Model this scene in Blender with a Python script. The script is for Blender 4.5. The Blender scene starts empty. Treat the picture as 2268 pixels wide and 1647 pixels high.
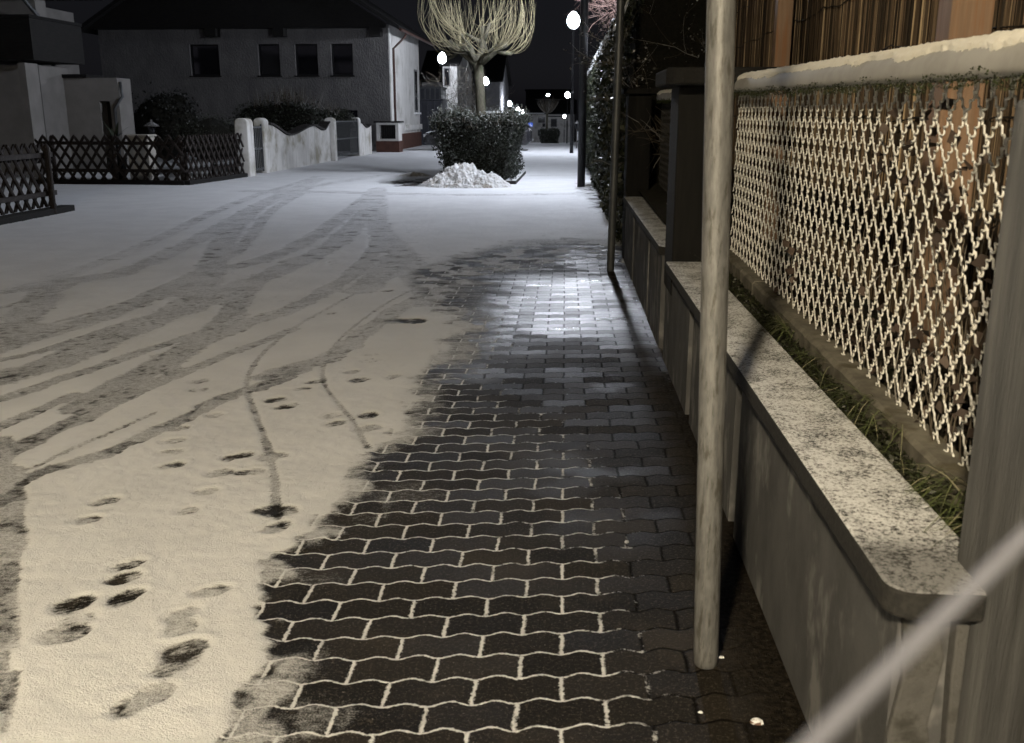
import bpy, math, random
import numpy as np
from math import radians, sin, cos, tan, atan, pi, sqrt
random.seed(7); RNG = np.random.default_rng(7)
sc = bpy.context.scene
COL = sc.collection

# ------------------------------------------------------------------ camera model (photo survey, 2268 px wide reading)
F = 2150.0; CX, CY = 1134.0, 823.0; CH = 1.45; HY = 254.0; VX = 1285.0
PIT = atan((CY-HY)/F); PSI = atan((VX-CX)*cos(PIT)/F)
def ray(px, py):
    u = (px-CX)/F; v = (py-CY)/F
    f = cos(PIT)-v*sin(PIT); z = -sin(PIT)-v*cos(PIT)
    return (u*cos(PSI)-f*sin(PSI), u*sin(PSI)+f*cos(PSI), z)
def g(px, py, z=0.0):                     # where a sight line meets the level z
    d = ray(px, py); t = (z-CH)/d[2]; return (d[0]*t, d[1]*t, z)
def ax(px, py, X):                        # ... meets the vertical plane x = X
    d = ray(px, py); t = X/d[0]; return (X, d[1]*t, CH+d[2]*t)
def ay(px, py, Y):                        # ... meets the vertical plane y = Y
    d = ray(px, py); t = Y/d[1]; return (d[0]*t, Y, CH+d[2]*t)
def gz(y):                                # street falls away beyond a crest
    return 0.0 if y < 46 else (-0.0262*(y-48) if y > 50 else -0.0262*(y-46)**2/8.0)
def wx(y): return 0.615-0.0145*y          # line of the walls on the right

cam_d = bpy.data.cameras.new('camera'); cam = bpy.data.objects.new('camera', cam_d); COL.objects.link(cam)
cam.location = (0, 0, CH); cam.rotation_euler = (pi/2-PIT, 0, PSI)
cam_d.sensor_width = 36; cam_d.lens = 36*F/2268; cam_d.clip_start = 0.02; cam_d.clip_end = 2000
cam_d.dof.use_dof = True; cam_d.dof.focus_distance = 6.0; cam_d.dof.aperture_fstop = 7.5
sc.camera = cam

# ------------------------------------------------------------------ node helpers
class S:
    def __init__(s, nt, o): s.nt, s.o = nt, o
    def m(s, op, b=None, c=None, clamp=False):
        n = s.nt.nodes.new('ShaderNodeMath'); n.operation = op; n.use_clamp = clamp
        s.nt.links.new(s.o, n.inputs[0])
        for i, q in ((1, b), (2, c)):
            if q is None: continue
            if isinstance(q, S): s.nt.links.new(q.o, n.inputs[i])
            else: n.inputs[i].default_value = q
        return S(s.nt, n.outputs[0])
    def __add__(s, b): return s.m('ADD', b)
    def __sub__(s, b): return s.m('SUBTRACT', b)
    def __mul__(s, b): return s.m('MULTIPLY', b)
    def __truediv__(s, b): return s.m('DIVIDE', b)
    __radd__ = __add__; __rmul__ = __mul__
    def __rsub__(s, a): return (s*-1.0)+a
    def clamp(s): return s.m('ADD', 0.0, clamp=True)
    def step(s, a, b):                    # smooth step a..b
        n = s.nt.nodes.new('ShaderNodeMapRange'); n.interpolation_type = 'SMOOTHSTEP'
        s.nt.links.new(s.o, n.inputs[0])
        for i, q in ((1, a), (2, b)):
            if isinstance(q, S): s.nt.links.new(q.o, n.inputs[i])
            else: n.inputs[i].default_value = q
        return S(s.nt, n.outputs[0])
class M:
    def __init__(self, name, rough=0.8, spec=0.3, metal=0.0):
        self.mat = bpy.data.materials.new(name); self.mat.use_nodes = True
        self.nt = self.mat.node_tree; self.b = self.nt.nodes['Principled BSDF']
        self.b.inputs['Roughness'].default_value = rough; self.b.inputs['Specular IOR Level'].default_value = spec
        self.b.inputs['Metallic'].default_value = metal
        ge = self.nt.nodes.new('ShaderNodeNewGeometry'); self.geo = ge
        self.pos = S(self.nt, ge.outputs['Position']); self.island = S(self.nt, ge.outputs['Random Per Island'])
        self.height = None
    def new(self, t): return self.nt.nodes.new(t)
    def sep(self, v):
        n = self.new('ShaderNodeSeparateXYZ'); self.nt.links.new(v.o, n.inputs[0]); return [S(self.nt, o) for o in n.outputs]
    def comb(self, x, y, z):
        n = self.new('ShaderNodeCombineXYZ')
        for i, q in enumerate((x, y, z)):
            if isinstance(q, S): self.nt.links.new(q.o, n.inputs[i])
            else: n.inputs[i].default_value = q
        return S(self.nt, n.outputs[0])
    def stretch(self, s):
        n = self.new('ShaderNodeVectorMath'); n.operation = 'MULTIPLY'; self.nt.links.new(self.pos.o, n.inputs[0])
        n.inputs[1].default_value = s; return S(self.nt, n.outputs[0])
    def noise(self, scale, detail=3, rough=0.55, v=None, dist=0.0):
        n = self.new('ShaderNodeTexNoise'); n.inputs['Scale'].default_value = scale; n.inputs['Detail'].default_value = detail
        n.inputs['Roughness'].default_value = rough; n.inputs['Distortion'].default_value = dist
        self.nt.links.new((v or self.pos).o, n.inputs['Vector']); return S(self.nt, n.outputs['Fac'])
    def white(self, v):
        n = self.new('ShaderNodeTexWhiteNoise'); n.noise_dimensions = '3D'; self.nt.links.new(v.o, n.inputs['Vector'])
        return S(self.nt, n.outputs['Value'])
    def attr(self, name):
        n = self.new('ShaderNodeAttribute'); n.attribute_name = name; return S(self.nt, n.outputs['Fac'])
    def col(self, c):
        n = self.new('ShaderNodeRGB'); n.outputs[0].default_value = (*c, 1); return S(self.nt, n.outputs[0])
    def mix(self, f, a, b):
        n = self.new('ShaderNodeMix'); n.data_type = 'RGBA'
        if isinstance(f, S): self.nt.links.new(f.o, n.inputs[0])
        else: n.inputs[0].default_value = f
        for i, q in ((6, a), (7, b)):
            if isinstance(q, S): self.nt.links.new(q.o, n.inputs[i])
            else: n.inputs[i].default_value = (*q, 1)
        return S(self.nt, n.outputs[2])
    def set(self, inp, v): self.nt.links.new(v.o, self.b.inputs[inp])
    def bump(self, h, strength=1.0, dist=0.01):
        n = self.new('ShaderNodeBump'); n.inputs['Strength'].default_value = strength; n.inputs['Distance'].default_value = dist
        self.nt.links.new(h.o, n.inputs['Height']); self.nt.links.new(n.outputs[0], self.b.inputs['Normal'])
    def up(self):
        z = self.sep(S(self.nt, self.geo.outputs['Normal']))[2]; return z

SNOW = (0.74, 0.75, 0.77)
def surf(name, c1, c2, scale=8, rough=0.85, bump=0.3, bdist=0.006, stretch=(1, 1, 1), snow=0.0, snow_lo=0.35, snow_hi=0.75,
         spec=0.3, metal=0.0, c3=None, s3=1.5, island=0.0, fine=60, streak=None, shade_y=None, grain=130):
    m = M(name, rough, spec, metal)
    v = m.stretch(stretch)
    n = m.noise(scale, 5, 0.6, v)
    c = m.mix(n.step(0.32, 0.68), c1, c2)
    if c3: c = m.mix(m.noise(s3, 4, 0.65, v).step(0.5, 0.68), c, c3)
    if streak:
        c = m.mix(m.noise(1.0, 4, 0.6, m.stretch((7, 7, 0.7))).step(0.52, 0.72), c, streak)
    if island:
        k = m.island*island+(1-island*0.5)
        c = m.mix(m.island*island, c, (0.004, 0.004, 0.004))
    h = m.noise(fine, 4, 0.6, v)
    if snow > 0:
        sp = m.noise(grain, 4, 0.8)
        f = (m.up().step(snow_lo, snow_hi)*(sp*1.1+snow-0.55+(m.noise(11, 3)-0.5)*0.35).step(0.38, 0.62)).clamp()
        if shade_y: f = f*(m.sep(m.pos)[1]+(m.noise(9, 2)-0.5)*0.12).step(*shade_y).m('MULTIPLY_ADD', 0.7, 0.3)  # snow thinned towards the viewer: a cast shadow put into the colour
        c = m.mix(f, c, SNOW); h = h+f*0.6
        m.set('Roughness', f*(0.95-rough)+rough)
    m.set('Base Color', c)
    if bump: m.bump(h, bump, bdist)
    return m.mat
def emit(name, c, s):
    m = bpy.data.materials.new(name); m.use_nodes = True; nt = m.node_tree; nt.nodes.remove(nt.nodes['Principled BSDF'])
    e = nt.nodes.new('ShaderNodeEmission'); e.inputs[0].default_value = (*c, 1); e.inputs[1].default_value = s
    nt.links.new(e.outputs[0], nt.nodes['Material Output'].inputs[0]); return m

# ------------------------------------------------------------------ mesh helpers
class MB:
    def __init__(self): self.v = []; self.f = []
    def add(self, vs, fs):
        k = len(self.v); self.v += [tuple(p) for p in vs]; self.f += [tuple(i+k for i in q) for q in fs]; return self
    def box(self, x0, x1, y0, y1, z0, z1, dx=0.0, dy=0.0):      # dx, dy: lean of the top
        a = [(x0, y0, z0), (x1, y0, z0), (x1, y1, z0), (x0, y1, z0), (x0+dx, y0+dy, z1), (x1+dx, y0+dy, z1), (x1+dx, y1+dy, z1), (x0+dx, y1+dy, z1)]
        return self.add(a, [(0, 3, 2, 1), (4, 5, 6, 7), (0, 1, 5, 4), (1, 2, 6, 5), (2, 3, 7, 6), (3, 0, 4, 7)])
    def tube(self, pts, r, n=8, cap=True):
        pts = [np.array(p, float) for p in pts]; rs = r if isinstance(r, (list, tuple)) else [r]*len(pts)
        t0 = pts[1]-pts[0]; t0 /= max(np.linalg.norm(t0), 1e-9)
        ref = np.array((0, 0, 1.0)) if abs(t0[2]) < 0.9 else np.array((1.0, 0, 0))
        vs = []
        for i, p in enumerate(pts):
            t = pts[min(i+1, len(pts)-1)]-pts[max(i-1, 0)]; t /= max(np.linalg.norm(t), 1e-9)
            a = np.cross(t, ref); a /= max(np.linalg.norm(a), 1e-9); b = np.cross(t, a); ref = np.cross(a, t)
            for k in range(n):
                q = 2*pi*k/n; vs.append(p+rs[i]*(cos(q)*a+sin(q)*b))
        fs = [(i*n+k, i*n+(k+1) % n, (i+1)*n+(k+1) % n, (i+1)*n+k) for i in range(len(pts)-1) for k in range(n)]
        if cap: fs += [tuple(range(n-1, -1, -1)), tuple((len(pts)-1)*n+k for k in range(n))]
        return self.add(vs, fs)
    def lathe(self, c, prof, n=16):
        vs = [(c[0]+r*cos(2*pi*k/n), c[1]+r*sin(2*pi*k/n), c[2]+z) for r, z in prof for k in range(n)]
        fs = [(i*n+k, i*n+(k+1) % n, (i+1)*n+(k+1) % n, (i+1)*n+k) for i in range(len(prof)-1) for k in range(n)]
        fs += [tuple(range(n-1, -1, -1)), tuple((len(prof)-1)*n+k for k in range(n))]
        return self.add(vs, fs)
    def prism(self, poly, axis, a, b):    # poly in the two other axes, extruded along axis a..b
        def P(u, w, q): return {'x': (q, u, w), 'y': (u, q, w), 'z': (u, w, q)}[axis]
        n = len(poly); vs = [P(u, w, a) for u, w in poly]+[P(u, w, b) for u, w in poly]
        fs = [tuple(range(n-1, -1, -1)), tuple(range(n, 2*n))]+[(k, (k+1) % n, n+(k+1) % n, n+k) for k in range(n)]
        return self.add(vs, fs)
    def build(self, name, mat, parent=None, smooth=False, bevel=0.0, origin=None):
        me = bpy.data.meshes.new(name); v = np.array(self.v, float)
        if parent is not None: o0 = np.array(list(parent['_w']))
        elif origin is not None: o0 = np.array(origin)
        else: o0 = np.array([(v[:, 0].min()+v[:, 0].max())/2, (v[:, 1].min()+v[:, 1].max())/2, v[:, 2].min()])
        me.from_pydata((v-o0).tolist(), [], self.f); me.update()
        import bmesh
        bm = bmesh.new(); bm.from_mesh(me); bmesh.ops.recalc_face_normals(bm, faces=bm.faces); bm.to_mesh(me); bm.free()
        o = bpy.data.objects.new(name, me); COL.objects.link(o); me.materials.append(mat)
        if smooth: me.polygons.foreach_set('use_smooth', [True]*len(me.polygons))
        if bevel:
            md = o.modifiers.new('bevel', 'BEVEL'); md.width = bevel; md.segments = 2; md.limit_method = 'ANGLE'
        o['_w'] = [float(q) for q in o0]
        if parent is not None: o.parent = parent; o.location = (0, 0, 0)
        else: o.location = o0
        return o
def cloud(name, cen, nrm, size, mat, parent=None, aspect=0.55, jitter=0.8, origin=None):
    """many leaf shaped faces, each a folded rhomb, in one mesh"""
    N = len(cen); cen = np.asarray(cen, float); nrm = np.asarray(nrm, float)
    n = nrm+RNG.normal(0, jitter, (N, 3)); n /= np.linalg.norm(n, axis=1)[:, None]+1e-9
    r = RNG.normal(0, 1, (N, 3)); a = np.cross(n, r); a /= np.linalg.norm(a, axis=1)[:, None]+1e-9; b = np.cross(n, a)
    s = (np.asarray(size)*RNG.uniform(0.6, 1.3, N))[:, None]
    V = np.stack([cen-a*s*0.5, cen+b*s*aspect*0.5+a*s*0.05+n*s*0.08, cen+a*s*0.5, cen-b*s*aspect*0.5+a*s*0.05+n*s*0.08], 1).reshape(-1, 3)
    me = bpy.data.meshes.new(name)
    o0 = np.array(list(parent['_w'])) if parent is not None else (np.array(origin) if origin is not None else np.array([V[:, 0].mean(), V[:, 1].mean(), V[:, 2].min()]))
    V = V-o0
    me.vertices.add(4*N); me.vertices.foreach_set('co', V.ravel())
    me.loops.add(4*N); me.loops.foreach_set('vertex_index', np.arange(4*N, dtype=np.int32))
    me.polygons.add(N); me.polygons.foreach_set('loop_start', np.arange(0, 4*N, 4, dtype=np.int32)); me.polygons.foreach_set('loop_total', np.full(N, 4, np.int32))
    me.update(); me.validate()
    o = bpy.data.objects.new(name, me); COL.objects.link(o); me.materials.append(mat); o['_w'] = [float(q) for q in o0]
    if parent is not None: o.parent = parent
    else: o.location = o0
    return o
def thing(name, loc, label, cat, group=None):
    loc = [float(q) for q in loc]
    o = bpy.data.objects.new(name, None); COL.objects.link(o); o.location = loc; o['_w'] = list(loc)
    o.empty_display_size = 0.2
    return tag(o, label, cat, group)
def tag(o, label, cat, group=None, kind=None):
    o['label'] = label; o['category'] = cat
    if group: o['group'] = group
    if kind: o['kind'] = kind
    return o
def struct(o): o['kind'] = 'structure'; return o
def dup(root, loc, label, group=None):
    def cp(o, parent):
        c = o.copy(); COL.objects.link(c)
        if parent is not None: c.parent = parent
        for ch in list(o.children): cp(ch, c)
        return c
    r = cp(root, None); r.location = loc; r['_w'] = list(loc); r['label'] = label
    if group: r['group'] = group
    return r
# ------------------------------------------------------------------ materials
m_concrete = surf('weathered_concrete', (0.055, 0.055, 0.056), (0.088, 0.088, 0.090), 2.2, 0.9, 0.7, 0.004, stretch=(2.4, 2.4, 1.3), c3=(0.17, 0.168, 0.166), s3=2.6, fine=45)
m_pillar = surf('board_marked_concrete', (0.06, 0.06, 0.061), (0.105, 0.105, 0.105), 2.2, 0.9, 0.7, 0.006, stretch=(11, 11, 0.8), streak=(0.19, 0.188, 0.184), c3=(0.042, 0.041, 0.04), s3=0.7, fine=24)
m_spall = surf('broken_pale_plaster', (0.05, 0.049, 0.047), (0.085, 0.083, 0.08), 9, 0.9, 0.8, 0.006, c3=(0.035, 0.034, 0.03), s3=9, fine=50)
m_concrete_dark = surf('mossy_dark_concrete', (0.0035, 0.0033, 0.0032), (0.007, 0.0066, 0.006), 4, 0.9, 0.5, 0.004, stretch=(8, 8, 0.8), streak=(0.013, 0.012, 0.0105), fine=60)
m_cap = surf('dark_cap_stone_dusted_with_snow', (0.012, 0.0115, 0.011), (0.024, 0.023, 0.021), 70, 0.9, 0.7, 0.004, snow=0.55, snow_lo=0.6, snow_hi=0.9, fine=140, grain=120, shade_y=(1.68, 1.86))  # near end of the coping coloured darker for the viewer's cast shadow
m_capdark = surf('dark_slab_with_frost', (0.006, 0.0058, 0.0055), (0.012, 0.0112, 0.0105), 70, 0.9, 0.7, 0.004, snow=0.18, snow_lo=0.5, snow_hi=0.9, fine=140)
m_rail = surf('grey_rail_concrete', (0.30, 0.29, 0.27), (0.38, 0.37, 0.35), 6, 0.85, 0.2, 0.003)
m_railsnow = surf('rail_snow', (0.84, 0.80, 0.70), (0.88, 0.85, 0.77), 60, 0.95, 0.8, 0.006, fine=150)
m_moss = surf('moss', (0.018, 0.026, 0.008), (0.05, 0.06, 0.022), 60, 0.95, 0.6, 0.004, island=0.4)
m_curb = surf('pale_kerb', (0.09, 0.082, 0.066), (0.16, 0.148, 0.12), 14, 0.9, 0.6, 0.004, c3=(0.08, 0.07, 0.045), s3=9, fine=90)
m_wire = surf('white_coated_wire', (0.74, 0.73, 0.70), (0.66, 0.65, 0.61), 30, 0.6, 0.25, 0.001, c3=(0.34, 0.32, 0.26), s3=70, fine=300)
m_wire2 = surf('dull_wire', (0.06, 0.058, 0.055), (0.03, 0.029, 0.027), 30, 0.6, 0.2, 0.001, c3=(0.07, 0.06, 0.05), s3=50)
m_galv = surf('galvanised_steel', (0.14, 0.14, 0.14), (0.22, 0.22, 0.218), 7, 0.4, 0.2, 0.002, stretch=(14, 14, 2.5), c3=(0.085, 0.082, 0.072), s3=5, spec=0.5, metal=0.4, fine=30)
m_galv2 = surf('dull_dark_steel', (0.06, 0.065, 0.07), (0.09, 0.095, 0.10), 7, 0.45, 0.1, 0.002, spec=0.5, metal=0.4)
m_blacksteel = surf('black_painted_steel', (0.006, 0.006, 0.007), (0.010, 0.010, 0.011), 9, 0.55, 0.1, 0.002, spec=0.3)
m_timber = surf('orange_brown_timber', (0.20, 0.13, 0.085), (0.25, 0.165, 0.11), 3, 0.75, 0.3, 0.003, stretch=(22, 22, 1.2), c3=(0.24, 0.12, 0.06), s3=1.0)
def reed_mat():
    m = M('dry_reed_stalks', 0.8, 0.25)
    i = m.island
    c = m.mix(i.step(0.25, 0.8), (0.018, 0.013, 0.0085), (0.14, 0.098, 0.062))
    c = m.mix(i.step(0.84, 0.99), c, (0.42, 0.32, 0.20))
    c = m.mix(m.noise(1.0, 4, 0.6, m.stretch((60, 60, 3))).step(0.45, 0.7), c, (0.05, 0.034, 0.02))
    m.set('Base Color', c); return m.mat
m_reed = reed_mat()
m_bindwire = surf('dark_binding_wire', (0.012, 0.010, 0.008), (0.02, 0.017, 0.014), 30)
m_soil = surf('dark_garden_soil', (0.014, 0.012, 0.008), (0.032, 0.028, 0.018), 18, 0.98, 1.0, 0.02, c3=(0.02, 0.026, 0.010), s3=6, fine=60)
def leaf_mat(name, dark, light, tip=None, rough=0.5):
    m = M(name, rough, 0.35)
    c = m.mix(m.island, dark, light)
    if tip: c = m.mix(m.island.m('MULTIPLY', 7.13).m('FRACT').step(0.72, 0.95), c, tip)
    m.set('Base Color', c); return m.mat
m_grass = leaf_mat('grass_blades', (0.012, 0.018, 0.006), (0.06, 0.08, 0.028), (0.16, 0.15, 0.085))
m_grass2 = leaf_mat('long_grass_blades', (0.03, 0.042, 0.014), (0.10, 0.12, 0.045), (0.28, 0.26, 0.17))
m_hedge = leaf_mat('hedge_leaves', (0.006, 0.009, 0.005), (0.022, 0.027, 0.017), (0.075, 0.08, 0.07))
m_ivy = leaf_mat('ivy_leaves', (0.005, 0.007, 0.003), (0.022, 0.027, 0.012), (0.07, 0.075, 0.05))
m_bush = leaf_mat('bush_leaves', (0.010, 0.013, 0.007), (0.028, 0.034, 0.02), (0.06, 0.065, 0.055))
m_shade = leaf_mat('shaded_bush_leaves', (0.003, 0.004, 0.003), (0.008, 0.009, 0.006))  # darker copy of the bush leaves, the shade is in the colour
m_dead = leaf_mat('withered_leaves', (0.018, 0.012, 0.009), (0.06, 0.04, 0.03), (0.11, 0.085, 0.07), 0.8)
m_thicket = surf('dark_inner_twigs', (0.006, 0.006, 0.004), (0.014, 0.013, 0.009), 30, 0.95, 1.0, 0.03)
m_snow = surf('settled_snow', (0.74, 0.75, 0.77), (0.80, 0.81, 0.82), 9, 0.95, 0.9, 0.02, fine=28)
m_pile = surf('shovelled_snow', (0.74, 0.75, 0.76), (0.62, 0.61, 0.60), 14, 0.95, 1.0, 0.05, c3=(0.35, 0.32, 0.28), s3=5, fine=16)
m_bark = surf('mossy_bark', (0.06, 0.055, 0.04), (0.12, 0.11, 0.08), 9, 0.9, 0.8, 0.012, stretch=(5, 5, 1.6), c3=(0.05, 0.06, 0.03), s3=3, fine=22)
m_twig = leaf_mat('yellow_lamplit_twigs', (0.10, 0.085, 0.05), (0.34, 0.30, 0.18), None, 0.7)  # yellow twigs, the yellow also stands in for warm lamp light
m_twigdark = leaf_mat('bare_dark_twigs', (0.05, 0.04, 0.03), (0.13, 0.11, 0.08), (0.3, 0.29, 0.27), 0.7)
m_twigred = leaf_mat('reddish_twigs', (0.04, 0.022, 0.018), (0.075, 0.045, 0.036), None, 0.7)
m_fence = surf('dark_stained_slats', (0.012, 0.009, 0.008), (0.026, 0.02, 0.018), 14, 0.75, 0.4, 0.004, stretch=(3, 3, 3), c3=(0.04, 0.034, 0.03), s3=4, spec=0.25)
m_stucco = surf('rough_grey_stucco', (0.10, 0.097, 0.097), (0.135, 0.13, 0.128), 1.2, 0.92, 1.0, 0.06, stretch=(1.7, 1.7, 1.0), fine=9)
m_plaster = surf('white_plaster', (0.60, 0.59, 0.57), (0.68, 0.67, 0.65), 2, 0.9, 0.3, 0.004, c3=(0.42, 0.41, 0.38), s3=0.9, streak=(0.50, 0.49, 0.47), fine=35)
m_whitewall = surf('stained_white_wall', (0.58, 0.57, 0.55), (0.70, 0.69, 0.67), 1.6, 0.9, 0.4, 0.008, streak=(0.46, 0.45, 0.43), c3=(0.30, 0.28, 0.22), s3=0.9, fine=24)
m_cream = surf('cream_render', (0.17, 0.163, 0.153), (0.21, 0.20, 0.19), 2, 0.9, 0.3, 0.004, fine=40)
m_roof = surf('dark_roof_tiles', (0.004, 0.0038, 0.0038), (0.008, 0.0075, 0.007), 6, 0.85, 0.6, 0.02, stretch=(4, 4, 4))
m_darkwood = surf('dark_wood', (0.005, 0.0045, 0.004), (0.010, 0.009, 0.008), 3, 0.8, 0.3, 0.005, stretch=(2, 2, 9))
m_plinth = surf('red_brown_plinth', (0.07, 0.034, 0.026), (0.10, 0.048, 0.036), 5, 0.85, 0.4, 0.006)
m_pipe = surf('red_brown_downpipe', (0.05, 0.024, 0.018), (0.07, 0.034, 0.026), 5, 0.5, 0.1, 0.002)
m_glass = surf('dark_window_glass', (0.006, 0.006, 0.008), (0.008, 0.008, 0.010), 1, 0.06, 0, spec=0.5)
m_frame = surf('grey_window_frame', (0.12, 0.12, 0.12), (0.16, 0.16, 0.16), 5, 0.5, 0.0)
m_shutter = surf('dark_window_frame', (0.004, 0.004, 0.005), (0.007, 0.007, 0.008), 5, 0.6, 0.3, 0.006, stretch=(0.2, 0.2, 9))
m_carpaint = surf('dark_car_paint', (0.02, 0.02, 0.024), (0.024, 0.024, 0.028), 2, 0.25, 0.0, spec=0.6)
m_carwhite = surf('white_car_paint', (0.55, 0.55, 0.57), (0.6, 0.6, 0.62), 2, 0.3, 0.0, spec=0.5)
m_tyre = surf('black_tyre', (0.012, 0.012, 0.012), (0.018, 0.018, 0.018), 20, 0.9, 0.2)
m_rim = surf('alloy_rim', (0.3, 0.3, 0.31), (0.36, 0.36, 0.37), 5, 0.4, 0, metal=0.6)
m_lens = surf('lamp_lens', (0.4, 0.4, 0.42), (0.5, 0.5, 0.5), 5, 0.15, 0)
m_bluesign = surf('blue_sign_sheet', (0.03, 0.10, 0.55), (0.035, 0.11, 0.60), 3, 0.35, 0)
m_whitesign = surf('white_sign_print', (0.75, 0.76, 0.78), (0.8, 0.8, 0.82), 3, 0.4, 0)
m_terra = surf('dark_coping_tiles', (0.022, 0.02, 0.02), (0.04, 0.036, 0.034), 9, 0.85, 0.5, 0.006, snow=0.12, snow_lo=0.4, snow_hi=0.9)
m_cable = surf('pale_plastic_sheath', (0.15, 0.155, 0.19), (0.18, 0.185, 0.22), 20, 0.6, 0.1, 0.001)
m_tank = surf('dark_blue_sheet_metal', (0.018, 0.02, 0.03), (0.03, 0.033, 0.045), 3, 0.4, 0.2, 0.004, spec=0.5)
m_greenbox = surf('pale_stone', (0.34, 0.32, 0.28), (0.40, 0.38, 0.34), 8, 0.9, 0.4, 0.006)
m_copper = surf('lantern_metal', (0.03, 0.03, 0.03), (0.06, 0.055, 0.05), 8, 0.5, 0, snow=0.4, spec=0.5)

# ------------------------------------------------------------------ ground: one sheet, wear painted on as real cover of snow
def fbm(x, y, sc_, oct=4, seed=0):
    tot = np.zeros_like(x); amp = 1.0; nrm = 0.0
    for o in range(oct):
        r = np.random.default_rng(seed*31+o); T = r.random((256, 256))
        u = x*sc_*2**o+17.3*o; w = y*sc_*2**o+9.1*o
        i = np.floor(u).astype(int); j = np.floor(w).astype(int); a = u-i; b = w-j; a = a*a*(3-2*a); b = b*b*(3-2*b)
        i0 = i % 256; i1 = (i+1) % 256; j0 = j % 256; j1 = (j+1) % 256
        tot += amp*((T[i0, j0]*(1-a)+T[i1, j0]*a)*(1-b)+(T[i0, j1]*(1-a)+T[i1, j1]*a)*b); nrm += amp; amp *= 0.5
    return tot/nrm
def sst(a, b, x):
    t = np.clip((x-a)/(b-a), 0, 1); return t*t*(3-2*t)
xs = np.concatenate([[-260, -120, -70, -45], np.arange(-32, -9, 0.2), np.arange(-9, -3.4, 0.03), np.arange(-3.4, 0.63, 0.0115), np.arange(0.7, 2.0, 0.1), [2.5, 4, 7, 12, 25, 60, 140, 260]])
yl = [1.25]
while yl[-1] < 56: yl.append(yl[-1]+max(0.0115, 0.0030*yl[-1]))
ys = np.concatenate([[-60, -30, -12, -5, -2, 0, 0.8], yl, np.arange(57, 90, 1.5), np.arange(92, 200, 6), np.arange(205, 420, 15), [480, 600]])
GX, GY = np.meshgrid(xs, ys); shp = GX.shape; X = GX.ravel(); Y = GY.ravel()

# px helpers for crops of the survey photo
def ca(p): return (p[0]*0.4338, 378.5+p[1]*0.4338)      # upper left street
def cb(p): return (p[0]*0.4944, 832.7+p[1]*0.4944)      # lower left street
cover = np.ones_like(X)
n_big = fbm(X, Y, 1.1, 4, 1)-0.5; n_mid = fbm(X, Y, 5, 4, 2)-0.5; n_fine = fbm(X, Y, 22, 3, 3)-0.5
n_row = fbm(X*0.8, Y*7, 1.6, 3, 4)-0.5
# bare paving beside the wall
bare_px = [(470, 1720), (520, 1600), (528, 1515), (582, 1490), (584, 1400), (588, 1228), (640, 1222), (665, 1190), (705, 1140), (735, 1095), (760, 1040), (825, 995), (850, 950), (880, 905), (905, 850), (940, 790),
           (975, 735), (985, 705), (930, 690), (925, 668), (950, 640), (925, 615), (960, 605), (1040, 594), (1120, 585), (1230, 574), (1310, 566), (1335, 566), (1350, 570)]
poly = [g(*p)[:2] for p in bare_px]
poly = poly+[(0.9, 9.6), (0.9, 1.0), (-0.6, 1.0)]
def sdist(poly):
    d = np.full_like(X, 1e9); ins = np.zeros(X.shape, bool)
    n = len(poly)
    for k in range(n):
        x0, y0 = poly[k]; x1, y1 = poly[(k+1) % n]; dx, dy = x1-x0, y1-y0; L2 = dx*dx+dy*dy+1e-12
        t = np.clip(((X-x0)*dx+(Y-y0)*dy)/L2, 0, 1); d = np.minimum(d, np.hypot(X-x0-t*dx, Y-y0-t*dy))
        c = ((y0 > Y) != (y1 > Y)) & (X < dx*(Y-y0)/(dy if abs(dy) > 1e-9 else 1e-9)+x0); ins ^= c
    return np.where(ins, d, -d)
near = (Y > 0.5) & (Y < 60) & (X > -30) & (X < 3)
sd = sdist(poly)
soft = 0.035+0.014*np.clip(Y-2.5, 0, 8)
b = sst(-soft-2.4*sst(7.3, 9.3, Y)*sst(-2.0, -0.4, X), soft*(1.15+2.6*sst(2.7, 3.6, Y))+0.25*sst(7, 9, Y), sd+n_mid*(0.02+0.055*np.clip(Y-2.4,0,3.6))+n_row*(0.015+0.02*Y)+n_fine*0.05)
cover *= 1-b
# patch of paving swept clear beside the hedge wall
sd2 = sdist([g(1283, 420)[:2], g(1335, 474)[:2], (0.9, 15.0), (0.9, 22.0), g(1283, 405)[:2]])
cover *= 1-0.75*sst(-0.25, 0.25, sd2+n_mid*0.5)
# wind-thinned belt of snow in front of the bright wet patch and light thinning towards the left
cover -= 0.30*sst(7.2, 9.2, Y)*(1-sst(9.5, 12.5, Y))*sst(-3.0, -0.8, X+n_big)
cover -= 0.12*sst(0.35, 0.65, n_mid+0.5)*sst(10, 16, Y)*(1-sst(22, 30, Y))*(X < -3)
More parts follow.
